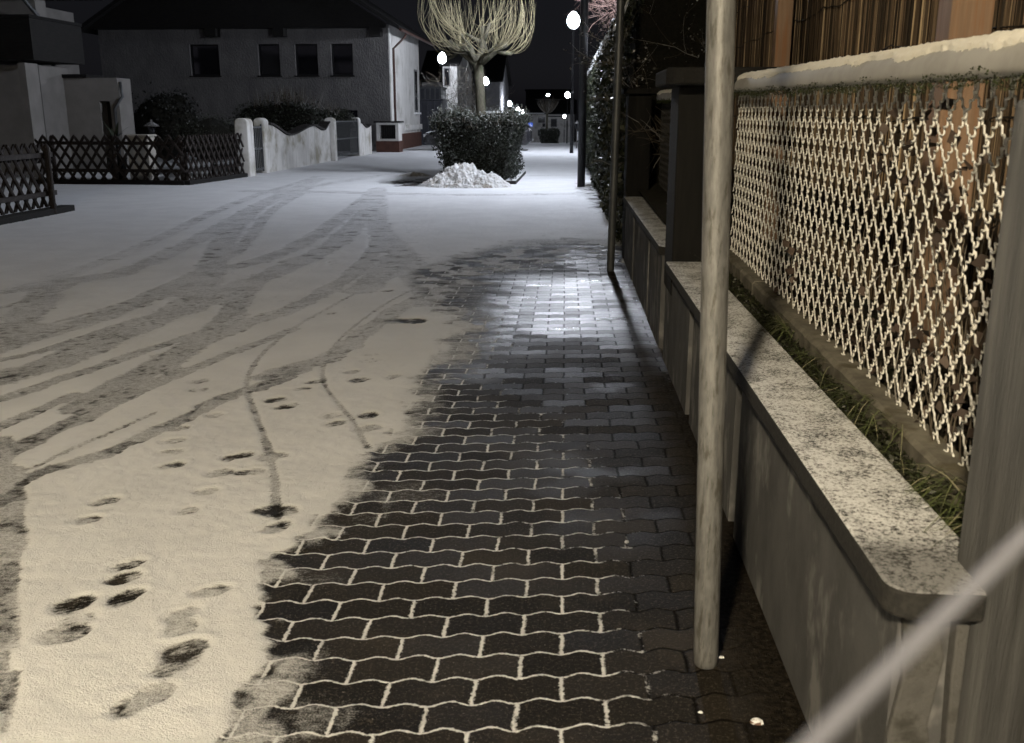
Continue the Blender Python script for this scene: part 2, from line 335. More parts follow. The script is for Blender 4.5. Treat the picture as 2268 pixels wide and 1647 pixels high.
# tracks -------------------------------------------------------------
def track(pts, w, s, tread=0.0, edge=0.35, fade=0.0, period=0.035):
    """pts on the ground, w width in metres, s how much snow it took, tread depth of the cross pattern"""
    global cover
    P = np.array([p[:2] for p in pts], float)
    # smooth with Catmull-Rom
    Q = []
    for i in range(len(P)-1):
        p0, p1, p2, p3 = P[max(i-1, 0)], P[i], P[i+1], P[min(i+2, len(P)-1)]
        for t in np.linspace(0, 1, 7)[:-1]:
            Q.append(0.5*((2*p1)+(-p0+p2)*t+(2*p0-5*p1+4*p2-p3)*t*t+(-p0+3*p1-3*p2+p3)*t**3))
    Q.append(P[-1]); Q = np.array(Q)
    lo = Q.min(0)-w; hi = Q.max(0)+w
    idx = np.nonzero((X > lo[0]) & (X < hi[0]) & (Y > lo[1]) & (Y < hi[1]))[0]
    if not len(idx): return
    x = X[idx]; y = Y[idx]; d = np.full(len(idx), 1e9); sp = np.zeros(len(idx)); sg = np.zeros(len(idx)); acc = 0.0
    for k in range(len(Q)-1):
        (x0, y0), (x1, y1) = Q[k], Q[k+1]; dx, dy = x1-x0, y1-y0; L = sqrt(dx*dx+dy*dy)+1e-9
        t = np.clip(((x-x0)*dx+(y-y0)*dy)/L**2, 0, 1); dd = np.hypot(x-x0-t*dx, y-y0-t*dy)
        mk = dd < d; d[mk] = dd[mk]; sp[mk] = acc+t[mk]*L; sg[mk] = np.sign((x[mk]-x0)*dy-(y[mk]-y0)*dx); acc += L
    h = w*0.41
    f = 1-sst(h*(1-edge), h*(1+edge*0.5), d+n_mid[idx]*0.35*w+n_fine[idx]*0.2*w)
    k = s*(1+n_mid[idx]*0.5+n_fine[idx]*0.6)
    if tread:
        tr = 0.5+0.5*np.sin(2*pi*(sp/period+0.6*np.abs(d)/h*sg))
        rib = 0.5+0.5*np.cos(2*pi*d/(w/4.2))
        k = 1.3*k*(1-tread+tread*(0.35+0.65*tr)*(0.55+0.45*rib)*1.6)
    if fade: k = k*(1-fade*sst(0.6, 1.0, sp/acc))
    cover[idx] = np.minimum(cover[idx], cover[idx]*(1-np.clip(f*k, 0, 1)))
A = lambda *q: [g(*ca(p)) for p in q]
B = lambda *q: [g(*cb(p)) for p in q]
_pre = cover.copy()
BANDS = [((560, 424), (800, 428), (1050, 433), (1285, 430)), ((610, 428), (700, 412), (790, 398), (900, 381)), ((765, 381), (880, 382), (990, 396)), ((1170, 390), (1290, 388)), ((1165, 348), (1262, 347))]
for q_, w_, s_ in zip(BANDS, (0.9, 1.0, 0.9, 0.5, 1.6), (0.42, 0.30, 0.34, 0.4, 0.3)): track([g(*p) for p in q_], w_, s_, edge=0.8)
track(A((1620, 30), (1480, 75), (1300, 130), (1050, 230), (850, 330), (650, 420), (430, 500), (200, 580), (-60, 640)), 0.34, 0.30)
track(A((1640, 40), (1500, 95), (1380, 150), (1180, 255), (1000, 355), (800, 450), (600, 530), (400, 560)), 0.42, 0.36)
track(A((620, 530), (400, 560), (260, 610), (170, 690), (90, 800), (-40, 900)), 0.42, 0.55)
track(A((1560, 90), (1480, 120), (1330, 180), (1230, 260), (1150, 360), (1100, 460), (1050, 560), (1000, 640), (960, 720)), 0.42, 0.48)
track(A((1560, 110), (1440, 170), (1350, 240), (1280, 340), (1200, 430)), 0.24, 0.55, 0.5, period=0.5)
track(A((1260, 590), (1225, 650), (1185, 720), (1120, 800), (1000, 880), (860, 970), (700, 1060), (430, 1210)), 0.34, 0.52)
track(A((1930, 90), (1760, 225), (1550, 370), (1300, 470), (1060, 520), (900, 600), (650, 700), (400, 785), (150, 860), (-60, 930)), 0.36, 0.55)
track(A((1940, 100), (1860, 220), (1700, 380), (1500, 480), (1300, 565), (1100, 650), (800, 760), (500, 890), (250, 990), (-40, 1080)), 0.44, 0.46)
track(A((1900, 120), (1925, 330), (1900, 420), (1830, 510), (1700, 600), (1480, 710), (1250, 790), (1050, 870)), 0.26, 0.5, 0.5, period=0.3)
track(A((1930, 90), (1920, 200), (1940, 300), (2010, 385), (2090, 480), (2180, 585), (2240, 690)), 0.44, 0.5)
track(A((2020, 440), (1980, 500), (1900, 560), (1830, 620)), 0.42, 0.42)
track(A((2200, 620), (2020, 720), (1870, 820), (1700, 950), (1500, 1010), (1340, 1060)), 0.22, 0.45, 0.3)
track(A((1480, 1060), (1330, 1115), (1190, 1150), (1040, 1210)), 0.16, 0.65, 0.55)
track(A((1500, 815), (1200, 930), (950, 1030), (700, 1120)), 0.13, 0.62, 0.7, period=0.07)
track(A((1150, 800), (800, 905), (500, 1010), (250, 1090), (0, 1180)), 0.16, 0.55, 0.7, period=0.08)
track(A((1020, 690), (700, 770), (450, 850), (200, 930), (0, 975)), 0.18, 0.55, 0.7, period=0.09)
track(A((900, 560), (600, 690), (250, 790), (0, 900)), 0.10, 0.55, 0.8, period=0.09)
track(A((400, 570), (200, 640), (60, 690), (-60, 720)), 0.12, 0.6, 0.8, period=0.1)
track(A((250, 590), (100, 620), (-60, 640)), 0.12, 0.55, 0.8, period=0.1)
# treaded car track in the foreground, and the one along the left margin
track(B((1360, -20), (1100, 72), (950, 140), (800, 212), (650, 275), (500, 345), (340, 395), (180, 442), (-40, 545)), 0.15, 0.62, 0.7, period=0.045)
track(B((820, -20), (680, 45), (560, 100), (430, 165), (300, 225), (120, 315), (-60, 400)), 0.17, 0.66, 0.35, period=0.05)
track(B((700, 170), (500, 260), (330, 330), (150, 420), (-60, 500)), 0.05, 0.4, 0.7, period=0.04)
track(B((330, 90), (150, 170), (-60, 260)), 0.14, 0.5, 0.6, period=0.045)
track(B((70, 430), (62, 520), (45, 700), (20, 900), (-30, 1200), (-70, 1500)), 0.15, 0.5, 0.75, period=0.028)
track(B((-10, 300), (0, 520), (-30, 800), (-120, 1200)), 0.2, 0.45, 0.5, period=0.04)
track(B((75, 1340), (40, 1500), (20, 1600)), 0.05, 0.5)
# two thin bicycle tracks
track(A((2090, 515), (1970, 565), (1850, 612), (1650, 720), (1480, 822), (1340, 940), (1275, 1040))+B((1105, 60), (1120, 110), (1150, 190), (1180, 270), (1205, 340), (1228, 440), (1238, 530), (1245, 650)), 0.047, 0.70, edge=0.25)
track(A((2220, 560), (2000, 665), (1860, 760), (1740, 862), (1665, 960), (1648, 1040))+B((1452, 40), (1480, 85), (1530, 145), (1580, 205), (1620, 280), (1650, 330)), 0.044, 0.48, edge=0.25)
cover = np.maximum(cover, np.minimum(_pre, 0.53+0.14*sst(3.5, 7, Y)-0.08*sst(0.2, 0.5, n_mid+n_fine*0.6+0.25)))
# bare strip where the snow for the heap was taken
cover *= 1-0.95*sst(-0.25, 0.2, sdist([g(*p)[:2] for p in ((868, 405), (905, 398), (955, 394), (975, 402), (935, 413), (885, 413))])+n_mid*0.5)
# prints of shoes and paws -------------------------------------------
def blot(p, L_, W_, ang, s):
    """one trodden print, heel or ball of a shoe: L_ along, W_ across in metres, ang seen from above"""
    global cover
    cx, cy = g(*p)[:2]
    idx = np.nonzero((abs(X-cx) < L_) & (abs(Y-cy) < L_))[0]
    if not len(idx): return
    x = X[idx]-cx; y = Y[idx]-cy; a = cos(ang)*x+sin(ang)*y; c = -sin(ang)*x+cos(ang)*y
    r = (np.abs(a/(L_*0.5))**2.4+np.abs(c/(W_*0.5))**2.4)**(1/2.4)+n_mid[idx]*0.55+n_fine[idx]*0.55
    f = 1-sst(0.62, 1.12, r)
    pat = 0.8+0.2*np.sin(2*pi*(c*0.8+a*0.3)/0.017)
    rim[idx] = np.maximum(rim[idx], s*np.exp(-((r-1.12)/0.16)**2))
    cover[idx] *= 1-np.clip(f*s*(0.85+n_fine[idx]*1.2)*pat, 0, 0.95)
rim = np.zeros_like(X)
prints = [((800, 245), .5), ((780, 300), .55), ((770, 350), .35), ((770, 410), .6), ((1070, 370), .7), ((1220, 372), .6), ((985, 445), .5), ((1120, 440), .5), ((935, 525), .4), ((845, 615), .45), ((480, 572), .6), ((390, 655), .6),
          ((580, 860), .5), ((560, 915), .6), ((575, 1000), .7), ((335, 1035), .9), ((330, 1110), .35), ((290, 1170), .95), ((950, 978), .9), ((810, 1085), .65), ((810, 1140), .65), ((820, 1240), .65), ((780, 1310), .5), ((690, 1440), .75), ((620, 1475), .7),
          ((1235, 115), .6), ((1280, 150), .6), ((1365, 65), .3), ((1400, 35), .35), ((1490, 185), .35), ((1510, 220), .4), ((1650, 185), .7), ((1650, 242), .6), ((900, 30), .3), ((890, 70), .4), ((1195, 612), .6), ((1258, 618), .55), ((1235, 690), .85), ((960, 185), .5),
          ((1760, 10), .4), ((1620, 25), .6)]
for k, (p, s) in enumerate(prints):
    s = min(1.0, s*1.25+0.1)
    a0 = pi/2-0.75+random.uniform(-0.35, 0.35)
    blot(cb(p), random.uniform(0.125, 0.16), random.uniform(0.085, 0.105), a0, s)
for p, s in (((1975, 620), .7), ((1690, 735), .55), ((1760, 700), .3), ((1900, 945), .45), ((1905, 975), .45), ((1795, 1035), .75), ((1820, 1078), .75), ((1410, 1180), .7), ((1480, 1205), .5), ((1530, 1120), .4), ((1620, 1085), .35),
             ((1020, 1080), .35), ((2090, 435), .5), ((2060, 410), .4), ((1690, 470), .5), ((1700, 480), .4), ((1650, 340), .3), ((2090, 318), .4), ((2110, 372), .4), ((1430, 670), .3), ((1400, 650), .3)):
    blot(ca(p), random.uniform(0.13, 0.18), random.uniform(0.10, 0.12), pi/2-0.5+random.uniform(-0.4, 0.4), s)
blot(ca((2070, 775)), 0.36, 0.22, 0.2, 1.25); blot((905, 985), 0.13, 0.09, 0.6, 1.1); blot((880, 1038), 0.12, 0.07, 0.4, 1.1); blot((700, 1205), 0.12, 0.07, 0.5, 1.0)
# scattered melted specks on the far snow
cover -= 0.16*sst(0.66, 0.76, fbm(X*0.7, Y, 9, 2, 8))*sst(7, 10, Y)*(1-sst(16, 22, Y))
cover -= 0.16*sst(0.60, 0.75, fbm(X, Y, 30, 2, 9))*(Y < 8)
cover = np.clip(cover, 0, 1)
# thin remains on the bare stones
rem = 0.30*sst(0.52, 0.72, fbm(X, Y, 3.0, 4, 11))*(1-sst(0.0, 0.45, sd))+0.33*sst(0.5, 0.8, fbm(X*0.6, Y, 4.0, 3, 12))*sst(5.0, 8.0, Y)*(1-sst(-0.9, -0.2, X))
rem += 0.66*(1-sst(0.0, 0.20+0.13*np.clip(Y-2, 0, 6), sd+n_big*0.2))*sst(0.40, 0.62, fbm(X, Y, 6, 4, 14))
cover = np.where(near, np.maximum(cover, np.clip(rem, 0, 0.60)*(cover < 0.6)), cover)
# powder lying in patches over the stones along the edge
for px_, py_, rx_, ry_, am_ in ((600, 1535, 85, 45, .62), (710, 1585, 140, 55, .46), (560, 1630, 110, 50, .6), (690, 1185, 70, 28, .5), (640, 1240, 60, 20, .3), (765, 1065, 80, 60, .56), (860, 985, 75, 60, .52), (930, 880, 80, 70, .5), (1000, 770, 90, 60, .5), (1040, 690, 110, 40, .42), (700, 1290, 120, 40, .22), (900, 1110, 120, 60, .25), (1010, 640, 120, 30, .42)):
    c_ = g(px_, py_); ex = np.array(g(px_+rx_, py_))-np.array(c_); ey = np.array(g(px_, py_-ry_))-np.array(c_)
    r_ = np.hypot((X-c_[0])/(abs(ex[0])+1e-6), (Y-c_[1])/(abs(ey[1])+1e-6))
    am = am_*(1-sst(0.3, 1.25, r_+n_mid*0.9+n_fine*0.6+n_row*0.5))
    cover = np.where(cover < am, am, cover)
# snow lying in the joints: full near the snow, none by the wall and on the far wet stones
edgeX = wx(Y)-X
js = sst(0.20, 0.60, edgeX+n_big*0.25)*(1-0.85*sst(3.6, 5.4, Y+0.9*n_big)*sst(0.15, 0.75, sd+n_big*0.3))
js = js*(0.95-0.25*sst(2.4, 3.3, Y)*sst(0.3, 0.9, sd))*sst(-0.10, 0.02, sd+n_mid*0.1)
damp = np.clip(sst(5.0, 6.8, Y+n_big*1.5)*(1-sst(8.4, 9.6, Y))*sst(-1.0, -0.3, X+n_big*0.6)+0.30*sst(2.6, 4.0, Y)*sst(0.5, 0.72, n_mid+n_big+0.5)*sst(-0.35, -0.05, X), 0, 1)
dirt = sst(0.03, 0.22, 0.24-edgeX+n_mid*0.12+0.05*(3-Y).clip(-1, 1))*(Y < 5.5)
Z = np.array([gz(v) for v in ys])[:, None].repeat(len(xs), 1).ravel()
Z = Z+np.where((Y > 1) & (Y < 30) & (X > -12), 0.012*cover*(1+n_fine*0.7+n_mid*0.3)+0.004*rim, 0.012)
nx, ny = len(xs), len(ys)
me = bpy.data.meshes.new('street')
me.vertices.add(nx*ny); me.vertices.foreach_set('co', np.stack([X, Y, Z], 1).ravel())
ii = (np.arange(ny-1)[:, None]*nx+np.arange(nx-1)[None, :]).ravel()
quads = np.stack([ii, ii+1, ii+nx+1, ii+nx], 1).astype(np.int32)
me.loops.add(quads.size); me.loops.foreach_set('vertex_index', quads.ravel())
me.polygons.add(len(quads)); me.polygons.foreach_set('loop_start', np.arange(0, quads.size, 4, dtype=np.int32)); me.polygons.foreach_set('loop_total', np.full(len(quads), 4, np.int32))
me.polygons.foreach_set('use_smooth', np.ones(len(quads), bool)); me.update()
for nm, arr in (('cover', cover), ('jsnow', np.clip(js, 0, 1)), ('damp', damp), ('dirt', np.clip(dirt, 0, 1))):
    at_ = me.attributes.new(nm, 'FLOAT', 'POINT'); at_.data.foreach_set('value', arr.astype(np.float32))
street = bpy.data.objects.new('street', me); COL.objects.link(street); struct(street)
def street_mat():
    m = M('paving_under_thin_snow', 0.5, 0.5)
    x, y, z = m.sep(m.pos)
    Lb, Db, Aw, ks = 0.2265, 0.113, 0.0085, 0.125
    xa = x+y*0.0145
    wob = (m.noise(9, 3)-0.5)*0.016
    wave = (((xa-0.123)*(2*pi/(Lb/2))).m('COSINE'))*Aw
    u = (y-x*ks+wave+wob-2.195)/Db
    row = u.m('FLOOR'); fu = u-row
    par = (row*0.5).m('FRACT')*2.0                     # 1 on odd rows
    w = (xa-0.123+wob)/Lb+(1.0-par)*0.5
    cl = w.m('FLOOR'); fw = w-cl
    dj = (fw.m('MINIMUM', 1.0-fw))*Lb; dr = (fu.m('MINIMUM', 1.0-fu))*Db
    nfj = m.noise(75, 4, 0.7)
    jd = dj.m('MINIMUM', dr*1.45)+(nfj-0.5)*0.020
    rid = m.white(m.comb(row, cl, 0.0)); rid2 = m.white(m.comb(cl, row, 3.0))
    nf = m.noise(190, 3, 0.7); nm_ = m.noise(48, 3, 0.65); ns = m.noise(420, 2, 0.6)
    cov = m.attr('cover'); js_ = m.attr('jsnow'); dp = m.attr('damp'); dt = m.attr('dirt')
    jw = (nm_-0.5)*0.010+(nf-0.5)*0.005+0.0056
    joint = 1.0-jd.step(jw*0.55, jw*1.35)
    groove = (1.0-jd.step(0.001, 0.009))*(1.0-cov.step(0.12, 0.34))
    jb = m.noise(14, 3)
    jsn = (joint*(js_*1.35+(nm_-0.5)*1.1+(nf-0.5)*0.9+(jb-0.5)*1.9-0.2).step(0.35, 0.8)).clamp()
    cv = cov+(rid-0.5)*0.22*js_*cov.step(0.02, 0.12)
    nst = m.noise(1.0, 4, 0.7, m.stretch((22, 85, 22)))
    sn = (cv+(nf-0.5)*0.6+(nm_-0.5)*0.30+(nst-0.5)*0.34*(1.0-cv.step(0.75, 0.98))).step(0.26, 0.76)
    sn = sn.m('MAXIMUM', jsn*(1.0-dt))
    grain = (ns-0.5)
    stone = m.mix(rid, (0.006, 0.005, 0.0042), (0.020, 0.0165, 0.0125))
    stone = m.mix(nm_.step(0.55, 0.8)*0.6, stone, (0.034, 0.028, 0.021))
    stone = m.mix((m.noise(2.3, 4, 0.7)).step(0.5, 0.75)*0.6, stone, (0.045, 0.037, 0.028))
    stone = m.mix(nf.step(0.58, 0.75)*0.75, stone, (0.12, 0.105, 0.085))
    stone = m.mix(m.noise(95, 4, 0.8).step(0.52, 0.66)*0.85, stone, (0.075, 0.065, 0.052))
    stone = m.mix(m.noise(130, 3, 0.7).step(0.63, 0.72)*0.85*(js_*0.7+0.3), stone, (0.30, 0.275, 0.24))
    stone = m.mix(groove*(1.0-dt*0.7), stone, (0.006, 0.005, 0.004))
    grit = m.mix(nm_.step(0.4, 0.65), (0.007, 0.0058, 0.0045), (0.020, 0.0165, 0.0125))
    grit = m.mix(m.noise(110, 3, 0.75).step(0.60, 0.72)*0.8, grit, (0.11, 0.10, 0.085)); stone = m.mix(dt, stone, grit)
    snowc = m.mix(m.noise(2.2, 3).step(0.3, 0.7), (0.70, 0.71, 0.73), (0.76, 0.77, 0.79))
    m.set('Base Color', m.mix(sn, stone, snowc))
    rg = 0.76-dp*0.34+(rid2-0.5)*0.34+dt*0.3+(nf-0.5)*0.3
    m.set('Roughness', (rg*(1.0-sn)+sn*0.95).clamp())
    m.set('Specular IOR Level', (1.0-sn)*(1.0-dt*0.8)*(1.0-groove*0.9)*(rid2*0.5+0.25)*(dp*0.8+0.2)+0.01)
    tilt = ((fw-0.5)*(rid-0.5)*0.0030+(fu-0.5)*(rid2-0.5)*0.0026)
    h = (tilt-groove*0.004*(1.0-dt))*(1.0-sn)+grain*0.0012+(nf-0.5)*0.0034*(1.0-dp*0.15)+sn*(0.0045+(nm_-0.5)*0.0045+(nf-0.5)*0.003)+dt*(nm_-0.5)*0.012
    m.bump(h, 1.0, 1.0)
    return m.mat
me.materials.append(street_mat())

# ------------------------------------------------------------------ right hand side: walls, fence, poles
def along(mb):                                             # built along y with x measured from the wall line
    mb.v = [(p[0]+wx(p[1]), p[1], p[2]) for p in mb.v]; return mb
soil = MB()
for k in range(24):
    y0, y1 = -2+k*0.6, -2+(k+1)*0.6
    soil.add([(wx(y0)+.12, y0, .60+.015*(y0-2)*(y0 > 2)), (wx(y0)+14, y0, .66), (wx(y1)+14, y1, .66), (wx(y1)+.12, y1, .60+.015*(y1-2)*(y1 > 2))], [(0, 1, 2, 3)])
struct(soil.build('garden_soil', m_soil))
# near bay
w1 = thing('garden_wall', (wx(3.4), 3.4, 0), 'low grey concrete wall behind the near pole, capped with frost speckled dark stone', 'wall')
along(MB().box(0, .14, 1.63, 3.23, -.05, .598)).build('panel', m_concrete, w1)
along(MB().box(.035, .13, 3.235, 3.36, -.05, .598)).build('dark_recess', m_concrete_dark, w1)  # dark strip set back between the wall panels
along(MB().box(.004, .14, 3.365, 4.55, -.05, .598)).build('panel', m_concrete, w1)
along(MB().box(.03, .13, 4.555, 4.68, -.05, .598)).build('dark_recess', m_concrete_dark, w1)
along(MB().box(.002, .14, 4.685, 5.85, -.05, .598)).build('panel', m_concrete, w1)
cp = MB(); prof = []
for q in range(9):
    t = pi*q/16; prof.append((0.045*(1-sin(t))-.045, 1.56+0.06*(1-cos(t))))
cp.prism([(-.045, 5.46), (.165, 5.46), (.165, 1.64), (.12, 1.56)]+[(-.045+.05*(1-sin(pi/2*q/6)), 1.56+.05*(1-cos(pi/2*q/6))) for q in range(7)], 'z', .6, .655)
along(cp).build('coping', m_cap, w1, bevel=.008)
# second bay
w2 = thing('garden_wall', (wx(8), 8, 0), 'far low wall bay beyond the dark pillar, its snowy coping lit by the street lamp', 'wall')
along(MB().box(0, .14, 6.1, 7.0, -.05, .598)).build('panel', m_concrete, w2)
along(MB().box(.03, .13, 7.005, 7.12, -.05, .598)).build('dark_recess', m_concrete_dark, w2)
along(MB().box(.003, .14, 7.125, 8.6, -.05, .598)).build('panel', m_concrete, w2)
along(MB().box(.03, .13, 8.605, 8.72, -.05, .598)).build('dark_recess', m_concrete_dark, w2)
along(MB().box(.001, .14, 8.725, 9.9, -.05, .598)).build('panel', m_concrete, w2)
along(MB().prism([(-.02, 9.92), (.2, 9.92), (.2, 6.08), (.02, 6.08), (-.02, 6.14)], 'z', .6, .655)).build('coping', m_cap, w2, bevel=.008)
# kerbs under the mesh panels
kb = MB()
for (y0, y1) in ((1.712, 3.1), (3.106, 4.5), (4.506, 5.5)):
    n = 30; vs = []
    for i in range(n+1):
        y = y0+(y1-y0)*i/n; z = .662+.018*(y-2.1)+random.gauss(0, .0012); c_ = .012; e = random.gauss(0, .0015)
        vs += [(.258+e, y, .5), (.258+e, y, z-c_), (.270+e, y, z), (.338, y, z), (.350, y, z-c_), (.350, y, .5)]
    kb.add(vs, [(i*6+k, i*6+(k+1) % 6, i*6+6+(k+1) % 6, i*6+6+k) for i in range(n) for k in range(6)]+[tuple(range(6)), tuple(n*6+k for k in range(6))])
tag(along(kb).build('kerb', m_curb), 'pale stone kerb edging the grass strip under the white mesh', 'kerb')
kb2 = MB(); kb2.box(.262, .345, 6.05, 9.9, .5, .70)
tag(along(kb2).build('kerb', m_curb, bevel=.012), 'shaded kerb under the dull mesh between the two dark pillars', 'kerb')
# crimped wire mesh ---------------------------------------------------
def crimped(y0, y1, zb, zt, xoff, cw, ch, r, amp, per, name, mat, parent, sides=5, gaps=()):
    mb = MB(); slope = cw/ch
    def zb_(y): return zb+.018*(y-2.1)
    def zt_(y): return zt+.012*(y-2.1)
    for sgn in (1, -1):
        span = (zt-zb+.1)*slope
        k0 = int((y0-span)/cw)-1; k1 = int((y1+span)/cw)+2
        for k in range(k0, k1):
            s0 = k*cw + (cw*0.25 if sgn > 0 else -cw*0.25)
            L = sqrt(1+slope*slope); n = int((zt-zb+.08)*L/per*8); pts = []
            ph = random.uniform(0, 6.28)*0.1
            for i in range(n+1):
                z = zb-.02+(zt-zb+.08)*i/n; y = s0+sgn*(z-zb)*slope
                l = (z-zb)*L; wv = amp*sin(2*pi*l/per+ph+(pi/2 if sgn > 0 else 0)); wx_ = amp*.25*cos(2*pi*l/per+ph)
                # offset at right angles to the wire, inside the plane
                yy = y+wv/L; zz = z-sgn*wv*slope/L
                if y0 <= yy <= y1 and zb_(yy) <= zz <= zt_(yy): pts.append((xoff+sgn*r*0.9+wx_, yy, zz))
                else:
                    if len(pts) > 4: mb.tube(pts, r, sides)
                    pts = []
            if len(pts) > 4: mb.tube(pts, r, sides)
    return along(mb).build(name, mat, parent, smooth=True)
f1 = thing('mesh_fence', (wx(3.5)+.315, 3.5, .66), 'white crimped wire mesh panel under the snow topped rail', 'wire fence')
crimped(1.72, 5.5, .655, 1.535, .315, .0925, .116, .0030, .0064, .0255, 'mesh', m_wire, f1)
f2 = thing('mesh_fence', (wx(8)+.315, 8, .7), 'dim wire mesh panel between the two dark concrete pillars', 'wire fence')
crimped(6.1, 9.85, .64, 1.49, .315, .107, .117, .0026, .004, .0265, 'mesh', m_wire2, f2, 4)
# rails on the mesh
def rail(y0, y1, zo, name_parent):
    sn = MB(); N = int((y1-y0)/.012); K = 12; vs = []
    body = MB(); n2 = 24; bv = []
    arc = [(-.055, 0), (-.056, .018), (-.052, .042), (-.040, .062), (-.022, .075), (0, .08), (.022, .075), (.040, .062), (.052, .042), (.055, 0)]
    for i in range(n2+1):
        y = y0+(y1-y0)*i/n2; z = zo+.012*(y-2.1)
        bv += [(.315+a, y, z+b) for a, b in arc]
    m = len(arc)
    body.add(bv, [(i*m+k, i*m+k+1, (i+1)*m+k+1, (i+1)*m+k) for i in range(n2) for k in range(m-1)]+[(i*m, (i+1)*m, (i+1)*m+m-1, i*m+m-1) for i in range(n2)]+[tuple(range(m)), tuple(n2*m+k for k in range(m))])
    along(body).build('rail_bar', m_rail, name_parent, smooth=True)
    ns_ = fbm(np.arange(N+1)*.012, np.zeros(N+1), 7, 4, 77)-.5
    for i in range(N+1):
        y = y0+(y1-y0)*i/N; z = zo+.012*(y-2.1)
        j0 = .16*ns_[i]+random.gauss(0, .008)
        for k in range(K):
            t = k/(K-1); a = pi*(.80-.74*t)+(j0 if k <= 1 else 0)*4
            rr = .004+.010*sin(pi*t)**.5+random.gauss(0, .0019)
            if k in (0, K-1): rr = -.004
            vs.append((.315+cos(a)*(.054+rr), y, z+.012+sin(a)*(.068+rr)))
    sn.add(vs, [(i*K+k, i*K+k+1, (i+1)*K+k+1, (i+1)*K+k) for i in range(N) for k in range(K-1)])
    along(sn).build('snow_cover', m_railsnow, name_parent, smooth=True)
    nm = int((y1-y0)*1300); yy = RNG.uniform(y0, y1, nm); xx = .315-.052+RNG.normal(0, .005, nm)
    pat = np.sin(yy*9)+np.sin(yy*23+1)
    hh = RNG.uniform(-.022, .012, nm)+.006*pat
    cen = np.stack([xx+wx(yy), yy, zo+.012*(yy-2.1)+hh], 1)
    cloud('moss', cen, np.tile([-1, 0, -.3], (nm, 1)), .0075, m_moss, name_parent, .6)
r1 = thing('fence_rail', (wx(3.5)+.315, 3.5, 1.53), 'rounded grey rail with yellow lit snow on top and moss underneath', 'rail')
rail(1.05, 5.48, 1.525, r1)
r2 = thing('fence_rail', (wx(8)+.315, 8, 1.53), 'short dusky snowy rail between the two dark pillars', 'rail')
rail(6.12, 9.86, 1.49, r2)
# pillars
p0 = thing('concrete_pillar', (wx(1.45)+.25, 1.5, 0), 'streaked grey board marked pillar at the right edge of the photo', 'pillar')
sh = MB(); sh.box(.118, .5, 1.15, 1.705, -.05, 1.475); along(sh).build('shaft', m_pillar, p0, bevel=.012)
for poly, t in ((((.004, .58), (.06, .585), (.085, .50), (.07, .36), (.095, .22), (.08, .05), (.085, -.02), (.006, -.02), (.012, .2), (-.001, .33), (.014, .45)), .016), (((.092, .60), (.116, .60), (.116, .30), (.105, .20), (.10, .34), (.094, .46)), .03), (((.098, .14), (.116, .20), (.116, -.02), (.092, -.02)), .012)):
    along(MB().prism(poly, 'y', 1.632-t, 1.64)).build('plaster_flake', m_spall, p0, bevel=.004)
p1 = thing('concrete_pillar', (wx(5.75)+.13, 5.75, .6), 'black mossy concrete pillar behind the near pole under a thick slab', 'pillar')
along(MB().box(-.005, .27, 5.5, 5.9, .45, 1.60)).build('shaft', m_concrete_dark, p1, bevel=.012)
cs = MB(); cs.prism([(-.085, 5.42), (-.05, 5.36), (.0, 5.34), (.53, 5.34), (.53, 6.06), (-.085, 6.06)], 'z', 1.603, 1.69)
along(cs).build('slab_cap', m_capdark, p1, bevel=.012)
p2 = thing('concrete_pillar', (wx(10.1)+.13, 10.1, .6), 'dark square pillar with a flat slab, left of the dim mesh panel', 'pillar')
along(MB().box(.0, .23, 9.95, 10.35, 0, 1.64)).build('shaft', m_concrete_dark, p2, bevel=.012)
along(MB().box(-.06, .62, 9.85, 10.45, 1.645, 1.70)).build('slab_cap', m_capdark, p2, bevel=.01)
# a grey box fixed over the near pillar, only its lower edge in view
lb = thing('metal_bar', (wx(1.5)+.2, 1.5, 1.475), 'grey metal bar just showing in the top right corner above the snowy rail', 'bar')
along(MB().box(.065, .42, 1.655, 1.70, 1.632, 1.668)).build('bar', m_galv2, lb, bevel=.006)
along(MB().box(.36, .385, 1.66, 1.69, 1.475, 1.634)).build('bracket', m_galv2, lb)
# reed screen
rs = thing('reed_screen', (1.36, 6.5, .62), 'brown reed screen bound with dark wire behind the mesh', 'reed screen')
def reeds(n, x0, name):
    y = np.sort(RNG.uniform(1.4, 12.4, n)); x = x0+RNG.normal(0, .004, n); zt = 2.9+RNG.normal(0, .12, n)
    r = RNG.uniform(.0026, .0052, n); lean = RNG.normal(0, .018, n); leanx = RNG.normal(0, .004, n)
    V = np.zeros((n, 9, 3))
    for j, f in enumerate((0.0, .5, 1.0)):
        for k in range(3):
            a = 2*pi*k/3+.5
            V[:, j*3+k, 0] = x+r*cos(a)+leanx*f+RNG.normal(0, .002, n)*(j == 1); V[:, j*3+k, 1] = y+r*sin(a)+lean*f+RNG.normal(0, .004, n)*(j == 1)
            V[:, j*3+k, 2] = .60+(zt-.60)*f
    mb = MB(); mb.v = V.reshape(-1, 3).tolist()
    for i in range(n):
        o = i*9
        for j in (0, 3):
            for k in range(3): mb.f.append((o+j+k, o+j+(k+1) % 3, o+j+3+(k+1) % 3, o+j+3+k))
    return mb.build(name, m_reed, rs)
reeds(2300, 1.345, 'reeds'); reeds(1900, 1.362, 'reeds')
MB().box(1.372, 1.376, 1.4, 12.4, .6, 2.7).build('backing_sheet', m_bindwire, rs)
for z in (.85, 1.14, 1.43, 1.72, 2.01, 2.30, 2.59):
    pts = [(1.334+random.gauss(0, .002), 1.4+11*i/120, z+.012*sin(i*.7+z*9)+random.gauss(0, .004)) for i in range(121)]
    MB().tube(pts, .0032, 4).build('binding_wire', m_bindwire, rs)
